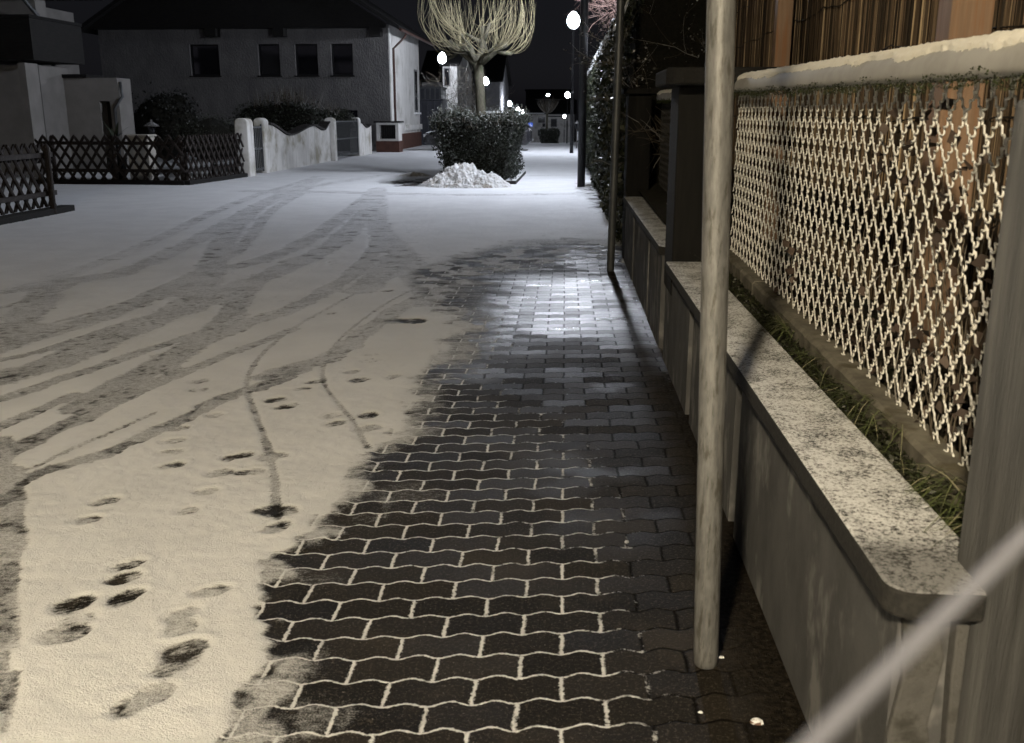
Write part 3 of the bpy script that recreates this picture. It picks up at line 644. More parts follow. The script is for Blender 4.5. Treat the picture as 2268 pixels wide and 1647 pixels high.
# timber posts in front of the reeds
for (x0, x1, y0, y1, lab) in ((1.185, 1.32, 3.40, 3.53, 'broad orange timber post at the upper right in front of the reeds'), (1.19, 1.285, 6.38, 6.47, 'slim timber post just right of the near steel pole, before the reeds'), (1.20, 1.31, 11.0, 11.1, 'dim far timber post left of the steel pole at the end of the reeds')):
    tag(MB().box(x0, x1, y0, y1, .58, 3.05).build('timber_post', m_timber, bevel=.006), lab, 'post', 'timber posts of the reed screen')
# grass strip
gb = MB()
def blade(p, d, L, w, up, drop):
    pts = []; d = np.array(d)/np.linalg.norm(d)
    for i in range(5):
        t = i/4; pts.append((np.array(p)+d*L*t*.75+np.array((0, 0, up*L*t-drop*L*t*t))))
    s = np.cross(d, (0, 0, 1)); s /= np.linalg.norm(s)+1e-9
    vs = []
    for i, q in enumerate(pts): ww = w*(1-(i/4)**2*.95); vs += [q-s*ww, q+s*ww]
    gb.add(vs, [(2*i, 2*i+1, 2*i+3, 2*i+2) for i in range(4)])
for i in range(800):
    y = 1.66+3.9*random.random()**1.3; x = wx(y)+random.uniform(.16, .27)
    a = random.gauss(pi, 1.0)
    blade((x, y, .6+.01*(y-2)), (cos(a), sin(a), 0), random.uniform(.05, .17), random.uniform(.0007, .0016), random.uniform(.2, .9), random.uniform(.3, .9))
tag(gb.build('grass', m_grass), 'short dark grass in the strip between coping and kerb', 'grass', kind='stuff')
gb = MB()
for c in ((3.72, 80), (2.72, 34), (2.5, 24), (2.05, 46), (1.85, 46), (3.2, 18)):
    for i in range(c[1]):
        y = c[0]+random.gauss(0, .06); x = wx(y)+random.uniform(.22, .29)
        a = random.gauss(pi*1.02, .55)
        blade((x, y, .66), (cos(a), sin(a), 0), random.uniform(.13, .30), random.uniform(.0010, .0022), random.uniform(.15, .7), random.uniform(.4, .9))
tag(gb.build('grass_tufts', m_grass2), 'longer green and straw blades arching from the kerb over the coping', 'grass', kind='stuff')
n = 5200; yy = RNG.uniform(1.66, 5.6, n); xx = wx(yy)+RNG.uniform(.155, .275, n)
tag(cloud('low_weeds', np.stack([xx, yy, .60+.012*(yy-2)+RNG.uniform(0, .022, n)], 1), np.tile([-.3, 0, 1], (n, 1)), .016, leaf_mat('dark_moss_weeds', (0.006, 0.007, 0.003), (0.022, 0.026, 0.010))), 'dark moss and weeds along the foot of the kerb', 'weeds', kind='stuff')
# withered climber in the mesh
cl_ = thing('withered_climber', (wx(2.8)+.36, 2.8, .66), 'withered brown climber tangled in the right part of the white mesh', 'plant')
tw = MB()
for i in range(34):
    y = random.choice((2.05, 2.2, 2.35, 2.5, 2.7, 3.0, 3.9))+random.gauss(0, .08); p = np.array((wx(y)+.335+random.gauss(0, .012), y, .64)); pts = [p.copy()]
    d = np.array((random.gauss(0, .12), random.gauss(0, .45), 1.0))
    for k in range(9):
        d += np.array((random.gauss(0, .12), random.gauss(0, .3), random.gauss(0, .12))); d[0] *= .4; p = p+d/np.linalg.norm(d)*random.uniform(.05, .1); pts.append(p.copy())
    tw.tube(pts, [.0022*(1-k/len(pts)*.7) for k in range(len(pts))], 4)
tw.build('stems', m_twigdark, cl_)
cc = []
for (cy, cz, sy, sz, n) in ((2.14, 1.1, .1, .12, 26), (2.27, .95, .1, .12, 22), (2.45, 1.2, .1, .1, 20), (2.55, .85, .12, .1, 22), (2.9, 1.32, .1, .06, 22), (3.95, .86, .10, .06, 40), (2.2, .78, .12, .06, 30), (3.2, 1.0, .3, .2, 20), (2.75, 1.42, .1, .05, 16)):
    for i in range(n): y = random.gauss(cy, sy); cc.append((wx(y)+.335+random.gauss(0, .022), y, random.gauss(cz, sz)))
cloud('leaves', cc, np.tile([-1, -.6, .2], (len(cc), 1)), .042, m_dead, cl_, .7)
cc = [(wx(y)+random.uniform(.36, .62), y, .665+random.uniform(0, .03)) for y in RNG.uniform(1.7, 5.5, 700)]
tag(cloud('leaf_litter', cc, np.tile([0, 0, 1.0], (700, 1)), .04, m_dead), 'dead leaves on the soil between mesh and reeds', 'leaf litter', kind='stuff')
# poles
def pole(base, top, r, mat, label, foot=True):
    t = thing('steel_pole', base, label, 'pole', 'bare steel sign poles by the walls')
    b = np.array(base); tp = np.array(top); d = tp-b
    pts = [b+d*s for s in (-.004, .003, .012, .25, .5, .75, 1.0)]
    MB().tube(pts, [r*.82, r*.95, r, r, r, r, r], 24).build('tube', mat, t, smooth=True)
    MB().tube([tp-d/np.linalg.norm(d)*.02, tp+d/np.linalg.norm(d)*.012, tp+d/np.linalg.norm(d)*.018], [r*1.1, r*1.1, r*.6], 20).build('end_cap', m_blacksteel, t, smooth=True)
def up_to(base, px, py, z):
    q = ay(px, py, base[1]); k = z/q[2]; return (base[0]+(q[0]-base[0])*k, base[1], z)
b1 = g(1563, 1470); pole(b1, up_to(b1, 1598, 0, 3.3), .0335, m_galv, 'weathered galvanised pole standing large before the right wall')
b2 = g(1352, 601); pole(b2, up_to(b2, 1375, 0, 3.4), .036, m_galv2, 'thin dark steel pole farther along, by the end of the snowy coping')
# hedge wall along the pavement beyond the pillars
hw = thing('ivy_hedge', (wx(20)+.5, 20, 0), 'tall ivy covered fence with a snowy upper edge, right of the black lamp post', 'hedge')
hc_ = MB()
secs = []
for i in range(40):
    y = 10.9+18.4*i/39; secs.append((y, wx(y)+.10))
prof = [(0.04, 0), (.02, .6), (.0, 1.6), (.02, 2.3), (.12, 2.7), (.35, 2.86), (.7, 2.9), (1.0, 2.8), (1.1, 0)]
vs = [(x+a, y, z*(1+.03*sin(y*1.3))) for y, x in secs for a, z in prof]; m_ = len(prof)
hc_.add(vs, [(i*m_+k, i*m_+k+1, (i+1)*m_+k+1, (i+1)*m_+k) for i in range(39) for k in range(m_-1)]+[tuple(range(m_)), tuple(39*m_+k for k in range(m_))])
hc_.build('inner_growth', m_thicket, hw)  # near end left leafless, its shade put into this dark colour
n = 34000; yy = 10.85+18.5*RNG.random(n)**1.15; t = RNG.uniform(0, 1, n)
zz = np.where(t < .84, 3.0*t/.84, 2.75); pr = np.interp(zz, [0, .6, 1.6, 2.3, 2.7, 2.95, 3.0], [.05, .0, -.03, .0, .09, .3, .45]); 
xx = np.where(t < .84, pr, .15+RNG.uniform(0, .9, n)); zz = np.where(t < .84, zz, 2.78+RNG.uniform(0, .15, n))
lump = .10*np.sin(yy*2.1+zz*1.7)+.07*np.sin(yy*5.3-zz*3.1)+.05*np.sin(zz*7+yy*3)
cen = np.stack([wx(yy)+.08+xx-np.abs(lump)*.6+RNG.normal(0, .03, n), yy, zz+RNG.normal(0, .04, n)], 1)
cloud('ivy_leaves', cen, np.tile([-1.0, -.35, .35], (n, 1)), .075, m_ivy, hw, .7)
rg_ = MB(); N_ = 420; K_ = 8; vs = []
for i in range(N_+1):
    y = 10.95+18.3*i/N_; w0 = .10*sin(y*2.3)+.06*sin(y*5.9+1)
    for k in range(K_):
        t = k/(K_-1); vs.append((wx(y)-.005+.42*t**1.3+.03*w0+random.gauss(0, .014), y+random.gauss(0, .012), 2.50+.10*w0+.44*sqrt(t)+.035*sin(y*3.1)+random.gauss(0, .018)))
rg_.add(vs, [(i*K_+k, i*K_+k+1, (i+1)*K_+k+1, (i+1)*K_+k) for i in range(N_) for k in range(K_-1) if random.random() > (.55 if k == 0 else .25 if k == 1 else .06)])
rg_.build('snow_ridge', m_snow, hw)
n = 5200; yy = 11.0+18.2*RNG.random(n); a = RNG.uniform(.0, 1.0, n)
cen = np.stack([wx(yy)+.05+.42*a+RNG.normal(0, .03, n), yy, 2.55+.42*np.sqrt(a)+.05*np.sin(yy*2)+RNG.normal(0, .03, n)], 1)
cloud('snow_patches', cen, np.tile([-.3, 0, 1.0], (n, 1)), .055, m_snow, hw, .8, jitter=.4)
# twiggy growth generator
def twigs(mb, p, d, L, r, depth, spread=.6, curl=.12, n=3, upward=.0, segs=4):
    p = np.array(p, float); d = np.array(d, float); d /= np.linalg.norm(d); pts = [p.copy()]
    for i in range(segs):
        d = d+np.array([random.gauss(0, curl), random.gauss(0, curl), random.gauss(0, curl)+upward]); d /= np.linalg.norm(d)
        p = p+d*L/segs; pts.append(p.copy())
    mb.tube(pts, [r*(1-.5*i/segs) for i in range(segs+1)], 5 if r > .01 else 4 if r > .004 else 3, cap=False)
    if depth <= 0: return
    for k in range(n):
        q = pts[random.randint(max(1, segs//2), segs)]
        dd = d+np.array([random.gauss(0, spread), random.gauss(0, spread), random.gauss(0, spread)])
        twigs(mb, q, dd, L*random.uniform(.55, .8), r*.58, depth-1, spread, curl, n, upward, segs)
sb = thing('bare_shrub', (1.75, 10.9, .62), 'frosted bare shrub in the dark garden between the ivy and the reeds', 'shrub')
s_ = MB()
for k in range(7):
    twigs(s_, (1.75+random.gauss(0, .25), 11+random.gauss(0, .3), .6), (random.gauss(-.1, .28), random.gauss(-.1, .25), 1), 1.1, .014, 4, .55, .14, 3, .02)
s_.build('branches', m_twigdark, sb)
cen = []
for v in s_.v[::4]:
    if v[2] > 1.6: cen.append(v)
cen = np.array(cen)[:7000]; cloud('withered_leaves', cen+RNG.normal(0, .03, cen.shape), np.tile([-.5, -.3, .6], (len(cen), 1)), .03, leaf_mat('frosted_leaves', (0.03, 0.03, 0.026), (0.16, 0.155, 0.145), (0.6, 0.6, 0.6)), sb, .7)
rt = thing('garden_tree', (1.4, 22, 0), 'reddish bare branches reaching over the top of the ivy', 'tree')
MB().tube([(1.4, 22, 0), (1.35, 22, 1.6), (1.2, 21.9, 3.0)], [.09, .075, .055], 10).build('trunk', m_bark, rt, smooth=True)
s_ = MB()
for k in range(9):
    twigs(s_, (1.2, 21.9, 2.95+.06*k), (random.gauss(-.55, .4), random.gauss(-.2, .4), random.uniform(.3, 1)), .8, .02, 4, .6, .14, 3, .0)
s_.build('crown', m_twigred, rt)
# things just past the ivy
lw = thing('boundary_wall', (.35, 36, 0), 'low wall with a bright snowy top past the end of the ivy', 'wall')
MB().box(.14, .36, 30.2, 39.5, -.05, .82, 0, 0).build('wall_body', m_concrete, lw)
MB().box(.10, .40, 30.15, 39.6, .822, .90).build('snow_cover', m_snow, lw, bevel=.02)
gp = thing('gate_post', (.27, 39.8, 0), 'slim pale gate post with a snow cap beyond the ivy', 'post')
MB().box(.16, .34, 39.65, 39.85, 0, 1.55).build('post_shaft', m_rail, gp); MB().box(.10, .40, 39.6, 39.9, 1.552, 1.68).build('snow_cover', m_snow, gp, bevel=.03)
# stones and crumbs near the pole foot
def crumb(px, py, r, label, mat, name='snow_lump', top=True):
    c = g(px, py); b = MB(); n = 12; rings = [(0, 0), (.75, .15), (1, .4), (.8, .75), (.35, .98)]
    vs = []
    for rr, zz in rings[1:]:
        for k in range(n):
            j = random.uniform(.75, 1.2); vs.append((c[0]+r*rr*j*cos(2*pi*k/n), c[1]+r*.8*rr*j*sin(2*pi*k/n), .006+r*zz*.8*random.uniform(.9, 1.1)))
    m = 4; b.add(vs, [(i*n+k, i*n+(k+1) % n, (i+1)*n+(k+1) % n, (i+1)*n+k) for i in range(m-1) for k in range(n)]+[tuple((m-1)*n+k for k in range(n)), tuple(range(n-1, -1, -1))])
    return tag(b.build(name, mat, smooth=False), label, 'stone' if name == 'stone' else 'snow lump')
crumb(1675, 1608, .016, 'small stone with a white top near the bottom edge below the pole', surf('stone_with_snow', (0.12, 0.07, 0.05), (0.2, 0.13, 0.1), 40, 0.9, 0.6, 0.004, snow=0.8, snow_lo=0.5, snow_hi=0.8), 'stone')
crumb(1597, 1462, .008, 'crumb of snow touching the right side of the pole foot', m_snow)
crumb(1551, 1584, .006, 'crumb of snow on the dark paving left of the small stone with the white top', m_snow)
# slack cable close to the lens, hung from the lamp post behind the viewer
def onray(px, py, zc): d = np.array(ray(px, py)); return np.array((0, 0, CH))+d*zc
a_ = onray(1755, 1690, .165); b_ = onray(2310, 1150, .215)
dv = (b_-a_)/np.linalg.norm(b_-a_)
lp = np.array((.805, .5, b_[2]+(.805-b_[0])/dv[0]*dv[2]))
lp = b_+dv*((wx(1.4)+.14-b_[0])/dv[0])
gd = a_-dv*(a_[2]/dv[2])*1.0
tag(MB().tube([gd, a_*.5+gd*.5, a_, (a_+b_)/2, b_, b_*.5+lp*.5, lp], .0016, 12).build('stay_cable', m_cable, smooth=True), 'blurred pale cable crossing the bottom right corner close to the viewer', 'cable')
STAY_END = lp

# ------------------------------------------------------------------ left hand side: fences, garden walls, houses
def lattice(p0, p1, zb, h, label, posts, curb=None, sp=.236):
    p0 = np.array(p0[:2]); p1 = np.array(p1[:2]); L = np.linalg.norm(p1-p0); u = (p1-p0)/L; nrm = np.array((-u[1], u[0]))
    t = thing('lattice_fence', (*((p0+p1)/2), 0), label, 'fence', 'dark crossed slat garden fences')
    def P(s, z, off): q = p0+u*s+nrm*off; return (q[0], q[1], z)
    sl = MB(); dx = h*.70; ww = .027
    for sgn, off in ((1, .014), (-1, -.014)):
        k = -int(dx/sp)-1
        while k*sp < L+dx:
            s0 = k*sp+(0 if sgn > 0 else sp*.5); k += 1
            # clip to the ends
            def S_(z): return s0+sgn*dx*(z-zb)/h
            za, zc = zb, zb+h
            lo = (0-s0)/(sgn*dx)*h+zb; hi = (L-s0)/(sgn*dx)*h+zb
            if sgn < 0: lo, hi = hi, lo
            za = max(za, lo); zc = min(zc, hi)
            if zc-za < .06: continue
            th = .012
            for (o0, o1) in ((off-th, off+th),):
                vs = []
                for o in (o0, o1):
                    vs += [P(S_(za)-ww*1.2, za, o), P(S_(za)+ww*1.2, za, o), P(S_(zc-.03)+ww*1.2, zc-.03, o), P(S_(zc), zc+.012, o), P(S_(zc-.03)-ww*1.2, zc-.03, o)]
                mid = [P(S_(za), za, off+np.sign(off)*th*1.9), P(S_(zc-.03), zc-.03, off+np.sign(off)*th*1.9)]
                sl.add(vs, [(0, 1, 2, 3, 4), (9, 8, 7, 6, 5)]+[(i, (i+1) % 5, 5+(i+1) % 5, 5+i) for i in range(5)])
                a = vs[:5] if off < 0 else vs[5:]
                sl.add([a[0], mid[0], mid[1], a[4], a[1], a[2], a[3]], [(0, 1, 2, 3), (1, 4, 5, 2), (3, 2, 6), (2, 5, 6)])
    sl.build('slats', m_fence, t)
    for z in (zb+.16, zb+h-.20):
        b = MB(); q = [P(0, z, .030), P(L, z, .030), P(L, z, .066), P(0, z, .066)]
        b.add(q+[(x, y, zz+.07) for x, y, zz in q], [(0, 1, 2, 3), (7, 6, 5, 4), (0, 4, 5, 1), (1, 5, 6, 2), (2, 6, 7, 3), (3, 7, 4, 0)]); b.build('rail', m_fence, t)
    for s in posts:
        q = P(s, 0, .11); MB().lathe((q[0], q[1], 0), [(.045, 0), (.045, zb+h-.06), (.03, zb+h-.02), (.005, zb+h)], 10).build('post', m_fence, t, smooth=False)
    if curb:
        b = MB(); q = [P(-curb, -.02, -.09), P(L+curb*0, -.02, -.09), P(L+curb*0, -.02, .14), P(-curb, -.02, .14)]
        b.add(q+[(x, y, .10) for x, y, _ in q], [(0, 3, 2, 1), (4, 5, 6, 7), (0, 1, 5, 4), (1, 2, 6, 5), (2, 3, 7, 6), (3, 0, 4, 7)]); b.build('base_kerb', m_capdark, t, bevel=.015)
    return t
lattice((-7.92, 14.35), (-7.86, 10.6), .12, .92, 'nearest crossed slat fence at the left edge, standing on a stone kerb', (.25, 1.9, 3.5), curb=.35)
lattice((-11.6, 20.57), (-8.30, 20.36), .10, .93, 'crossed slat fence in the middle facing the viewer, snowy garden showing through', (.3, 1.7, 3.2), curb=.1)
lattice((-8.26, 20.40), (-7.98, 23.15), .10, .93, 'crossed slat fence running back to the white gate pillars', (.15, 1.4, 2.6), curb=.1)
# white rounded gate pillars and the waved wall
def pillar(pxl, pxr, py, Y, ztop, depth, label):
    x0 = ay(pxl, py, Y)[0]; x1 = ay(pxr, py, Y)[0]; w_ = x1-x0; r = min(.13, w_*.45)
    pf = [(x0, -.05), (x1, -.05)]+[(x1-r+r*cos(a), ztop-r*.8+r*.8*sin(a)) for a in np.linspace(0, pi/2, 6)]+[(x0+r-r*sin(a), ztop-r*.8+r*.8*cos(a)) for a in np.linspace(0, pi/2, 6)]
    return tag(MB().prism(pf, 'y', Y, Y+depth).build('gate_pillar', m_whitewall, bevel=.03), label, 'pillar', 'white plastered gate pillars'), x0, x1
_, a0, a1 = pillar(521, 551, 320, 23.25, 1.37, .42, 'white round topped gate pillar nearest the lattice fence')
_, b0, b1_ = pillar(563, 588, 320, 24.7, 1.37, .36, 'white round topped pillar where the waved wall begins')
_, c0, c1 = pillar(719, 741, 300, 31.35, 1.36, .30, 'white pillar at the far end of the waved wall, left of the open gate')
_, d0, d1 = pillar(775, 796, 300, 35.2, 1.36, .30, 'white pillar right of the far gate')
def gate(x, y0, y1, h, label):
    t = thing('garden_gate', (x, (y0+y1)/2, .05), label, 'gate', 'dark bar gates in the white wall')
    f = MB(); f.box(x-.02, x+.02, y0, y0+.04, .06, h); f.box(x-.02, x+.02, y1-.04, y1, .06, h); f.box(x-.021, x+.021, y0+.04, y1-.04, h-.09, h-.05); f.box(x-.021, x+.021, y0+.04, y1-.04, .12, .16)
    f.build('frame', m_galv2, t); b = MB(); n = int((y1-y0)/.12)
    for i in range(1, n): yy = y0+(y1-y0)*i/n; b.box(x-.01, x+.01, yy-.01, yy+.01, .16, h-.09)
    b.box(x-.012, x+.012, y0+.04, y1-.04, h*.5, h*.5+.04)
    b.build('bars', m_galv2, t); MB().tube([(x+.02, y0+.08, h*.55), (x+.08, y0+.08, h*.55), (x+.08, y0+.18, h*.55)], .012, 8).build('handle', m_galv2, t)
gate((a1+b1_)/2-.1, 23.72, 24.66, 1.22, 'narrow dark bar gate between the two near white pillars')
gate((c1+d1)/2-.08, 31.70, 35.15, 1.30, 'wider dark gate at the far end of the waved wall')
def wavewall(pts, x, label, th=.2):
    t = thing('waved_wall', (x, (pts[0][0]+pts[-1][0])/2, 0), label, 'wall')
    ys_ = [p[0] for p in pts]; N = 60; yy = np.linspace(ys_[0], ys_[-1], N)
    # smooth interpolation
    zz = []
    for y in yy:
        k = min(max(int(np.searchsorted(ys_, y))-1, 0), len(pts)-2); s = (y-ys_[k])/(ys_[k+1]-ys_[k]); s = s*s*(3-2*s); zz.append(pts[k][1]*(1-s)+pts[k+1][1]*s)
    poly = [(yy[0], -.05)]+[(a, b) for a, b in zip(yy, zz)]+[(yy[-1], -.05)]
    MB().prism(poly, 'x', x-th, x).build('wall_body', m_whitewall, t)
    tl = MB(); s = 0.0; L = np.concatenate([[0], np.cumsum(np.hypot(np.diff(yy), np.diff(zz)))]); n = int(L[-1]/.13)
    for i in range(n):
        y = np.interp((i+.5)*.13, L, yy); z = np.interp((i+.5)*.13, L, zz); dz = (np.interp(y+.03, yy, zz)-np.interp(y-.03, yy, zz))/.06
        c = MB(); q = []
        for xx in (x-th-.06, x+.06):
            for k in range(6):
                a = pi*k/5; q.append((xx, y+.064*cos(a), z+.004+.055*sin(a)+dz*.064*cos(a)))
        tl.add(q, [(k, k+1, 7+k, 6+k) for k in range(5)]+[(0, 1, 2, 3, 4, 5), (11, 10, 9, 8, 7, 6), (5, 0, 6, 11)])
    tl.build('coping_tiles', m_terra, t)
wavewall([(25.06, 1.20), (26.9, .90), (29.35, 1.12), (30.5, .98), (31.33, 1.22)], b1_-.005, 'waved white garden wall with a dark scalloped tile top')
wavewall([(35.52, 1.15), (36.5, .98), (37.3, 1.08)], d1-.005, 'short end piece of white wall beyond the far gate')
# bushes
def bush(name, c, r, label, n, mat, size=.06, cat='bush', lumps=7, core=.78, tufts=0, group=None):
    t = thing(name, (c[0], c[1], 0), label, cat, group)
    cs = [(np.array(c), np.array(r))]
    for k in range(lumps):
        a = random.uniform(0, 6.28); e = random.uniform(-.1, .9)
        cs.append((np.array(c)+np.array(r)*np.array((cos(a)*.55, sin(a)*.55, e*.5)), np.array(r)*random.uniform(.38, .58)))
    cb_ = MB()
    for cc, rr in cs:
        P = []
        for i in range(7):
            z = -1+2*i/6; q = sqrt(max(0, 1-z*z)); P.append((max(q, .02), z))
        vs = [(cc[0]+rr[0]*core*a*cos(2*pi*k/10), cc[1]+rr[1]*core*a*sin(2*pi*k/10), max(0.0, cc[2]+rr[2]*core*b)) for a, b in P for k in range(10)]
        cb_.add(vs, [(i*10+k, i*10+(k+1) % 10, (i+1)*10+(k+1) % 10, (i+1)*10+k) for i in range(6) for k in range(10)])
    cb_.build('inner_twigs', m_thicket, t)
    cen = []; nr = []
    for cc, rr in cs:
        m_ = n//len(cs); d = RNG.normal(0, 1, (m_, 3)); d /= np.linalg.norm(d, axis=1)[:, None]
        rad = RNG.uniform(.74, 1.12, m_)[:, None]; cen.append(cc+d*rr*rad); nr.append(d)
    cen = np.concatenate(cen); nr = np.concatenate(nr); k = cen[:, 2] > .02
    cloud('leaves', cen[k], nr[k], size, mat, t, .5)
    if tufts:
        s_ = MB()
        for i in range(tufts):
            a = random.uniform(0, 6.28); q = random.uniform(0, .7)
            p = np.array(c)+np.array(r)*np.array((cos(a)*q, sin(a)*q, sqrt(1-q*q)*.8)); s_.tube([p, p+np.array((random.gauss(0, .1), random.gauss(0, .1), r[2]*random.uniform(.2, .55)))], [.008, .003], 3, cap=False)
        s_.build('shoots', m_twigdark, t)['kind'] = 'stuff'
    return t
q = ay(465, 290, 25.2); bush('round_bush', (q[0], 25.2, .80), (1.0, .8, .72), 'low rounded evergreen bush left of the first white pillar', 5200, m_bush, .05)
q = ay(640, 260, 33.6); bush('spreading_bush', (q[0]-.1, 33.6, 1.05), (1.75, 1.1, 1.05), 'large dark spreading bush rising behind the waved wall', 9000, m_bush, .09, tufts=160)
q = ay(725, 260, 34.6); bush('spreading_bush', (q[0], 34.8, .95), (.85, .8, .75), 'smaller dark bush at the right end of the waved wall, beside the far gate', 3600, m_bush, .08, tufts=50)
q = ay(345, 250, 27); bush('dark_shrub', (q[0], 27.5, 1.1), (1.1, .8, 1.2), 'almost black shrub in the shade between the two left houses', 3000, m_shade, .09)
# stucco house -------------------------------------------------------
hb = thing('stucco_house', (-13.3, 44, 0), 'two storey house with rough grey stucco, four dark windows and a bright plastered side', 'house')
wins = [(-15.70, -14.50), (-12.90, -12.02), (-11.40, -10.48), (-9.94, -9.06)]; XR, XL = -7.62, -19.4
fw_ = MB(); fw_.box(XL, XR, 40.0, 40.25, -.1, 2.965); fw_.box(XL, XR, 40.0, 40.25, 4.175, 4.9)
xx = XL
for a, b in wins: fw_.box(xx, a, 40.0, 40.25, 2.965, 4.175); xx = b
fw_.box(xx, XR, 40.0, 40.25, 2.965, 4.175); fw_.build('front_wall', m_stucco, hb)
MB().box(XL, XR-.004, 40.26, 47.5, -.1, 4.9).build('side_wall', m_plaster, hb)
MB().box(XR-.001, XR+.05, 40.02, 40.26, .7, 4.75).build('corner_strip', m_plaster, hb)
for a, b in wins:
    wn = MB(); wn.box(a+.002, b-.002, 40.14, 40.255, 2.968, 3.03); wn.box(a+.002, b-.002, 40.14, 40.255, 4.11, 4.172); wn.box(a+.002, a+.06, 40.14, 40.255, 3.03, 4.11); wn.box(b-.06, b-.002, 40.14, 40.255, 3.03, 4.11)
    f = wn.build('window', m_shutter, hb); MB().box(a+.06, b-.06, 40.19, 40.253, 3.03, 4.11).build('pane', m_glass, f)
    MB().box(a-.06, b+.06, 39.93, 40.12, 2.915, 2.963).build('sill', m_darkwood, f)
f = MB().box(XR-.002, XR+.03, 46.0, 46.75, 1.55, 3.45).build('window', m_frame, hb); MB().box(XR+.028, XR+.034, 46.08, 46.67, 1.65, 3.37).build('pane', m_glass, f); MB().box(XR, XR+.16, 45.9, 46.85, 1.47, 1.548).build('sill', m_snow, f)
MB().box(XR-.003, XR+.10, 43.4, 47.45, .78, 1.02).build('ledge', m_plaster, hb)
MB().box(XR-.003, XR+.04, 40.27, 47.52, -.1, .66).build('plinth', m_plinth, hb)
f = MB().box(-9.5, -8.95, 39.985, 40.1, 1.35, 1.62).build('basement_window', m_glass, hb)
# gable roof with dark boarding
rf = MB(); ex = -7.05; el = -19.9; rx = (ex+el)/2; ez = 4.62; rz = ez+(ex-rx)*.62
for (xa, xb) in ((ex, rx), (el, rx)):
    q = [(xa, 39.3, ez), (xa, 48.1, ez), (xb, 48.1, rz), (xb, 39.3, rz)]
    rf.add(q+[(x, y, z+.16) for x, y, z in q], [(0, 1, 2, 3), (7, 6, 5, 4), (0, 4, 5, 1), (1, 5, 6, 2), (2, 6, 7, 3), (3, 7, 4, 0)])
rr_ = rf.build('roof', m_roof, hb)
MB().tube([(ex+.05, 39.3, ez+.02), (ex+.05, 48.1, ez+.02)], .06, 8).build('gutter', m_pipe, rr_)
MB().box(-12.6, -12.0, 44, 44.6, rz-.8, rz+.9).build('chimney', m_plinth, rr_)
MB().prism([(XL-.1, 4.74), (XR-.05, 4.74), (XR-.05, 4.92), (rx, rz-.12), (XL-.1, 4.92)], 'y', 39.62, 39.98).build('gable_boarding', m_darkwood, hb)
for px in (619, 832, 470): q = ay(px, 70, 39.7); MB().box(q[0]-.22, q[0]+.22, 39.45, 39.99, 4.42, 4.735).build('bracket', m_darkwood, hb)
MB().tube([(ex+.02, 40.7, 4.58), (ex-.02, 40.65, 4.45), (XR+.12, 40.42, 4.0), (XR+.12, 40.42, .9)], .05, 8).build('downpipe', m_pipe, hb, smooth=True)
# meter niche in front of the house corner
nb = thing('niche_wall', (-7.6, 39.3, 0), 'small white walled niche with a dark grille and red brown base below the downpipe', 'niche')
xa, xb = -8.02, -7.10
MB().box(xa, xb, 38.9, 39.7, -.05, .44).build('plinth', m_plinth, nb)
fr = MB(); fr.box(xa+.02, xa+.14, 38.93, 39.68, .442, 1.14); fr.box(xb-.14, xb-.02, 38.93, 39.68, .442, 1.14); fr.box(xa+.14, xb-.14, 38.93, 39.68, .442, .52); fr.box(xa+.14, xb-.14, 38.93, 39.68, 1.06, 1.14); fr.build('frame', m_plaster, nb)
MB().box(xa-.06, xb+.06, 38.85, 39.75, 1.142, 1.20).build('cover_slab', m_capdark, nb)
gr = MB(); gr.box(xa+.14, xb-.14, 39.3, 39.33, .52, 1.06)
for k in range(7): x = xa+.18+k*.09; gr.box(x, x+.02, 39.2, 39.22, .521, 1.059)
for k in range(4): gr.box(xa+.14, xb-.14, 39.22, 39.235, .60+k*.12, .625+k*.12)
gr.build('grille', m_blacksteel, nb)
# left house ----------------------------------------------------------
ha = thing('cream_house', (-13, 25, 0), 'pale rendered house at the left edge with a dark balcony and a flat roofed annex', 'house')
YA = 25.0
def rect(pxa, pya, pxb, pyb, Y): a = ay(pxa, pya, Y); b = ay(pxb, pyb, Y); return a[0], b[0], b[2], a[2]
x0, x1, z0, z1 = rect(0, 0, 112, 300, YA); mw = MB(); mw.box(x0-4, x1, YA, YA+.5, -.1, 4.6); mw.box(x0-4, x1-2.6, YA+.5, YA+7, -.1, 4.6); mw.build('main_wall', m_cream, ha)
x0, x1, z0, z1 = rect(96, 173, 271, 300, YA-.3); an = MB(); xd0 = ay(223, 250, YA-.3)[0]; xd1 = ay(246, 250, YA-.3)[0]; zd = ay(230, 224, YA-.3)[2]
an.box(x0-.3, xd0, YA-.3, YA+.45, -.1, z1); an.box(xd1, x1, YA-.3, YA+.45, -.1, z1); an.box(xd0, xd1, YA-.3, YA+.45, zd, z1); an.box(xd0, xd1, YA+.2, YA+.45, -.1, zd)
an.build('annex_wall', m_cream, ha)
MB().box(x0+.1, x0+1.15, YA-.36, YA+.5, z1+.002, z1+.09).build('annex_roof_edge', m_roof, ha)
MB().box(xd0+.02, xd0+.10, YA+.05, YA+.19, -.05, zd-.02).build('door_frame', m_darkwood, ha)
dp = [(x1+.05, YA-.25, z1-.1), (x1+.10, YA-.3, z1-.45), (x1-.1, YA-.36, z1-.75), (x1-.1, YA-.36, 0)]
MB().tube(dp, .04, 8).build('downpipe', m_galv2, ha, smooth=True)
x0, x1, z0, z1 = rect(-60, 40, 75, 132, 22.6); bl = MB().box(x0, x1, 22.6, 24.99, z0, z1).build('balcony', m_darkwood, ha); MB().box(x0-.01, x1+.03, 22.56, 24.985, z1+.002, z1+.07).build('balcony_rail', m_roof, bl)
x0, x1, z0, z1 = rect(38, 137, 74, 300, 22.7); MB().box(x0, x1, 22.7, 23.25, -.05, z1-.02).build('balcony_pier', m_cream, ha)
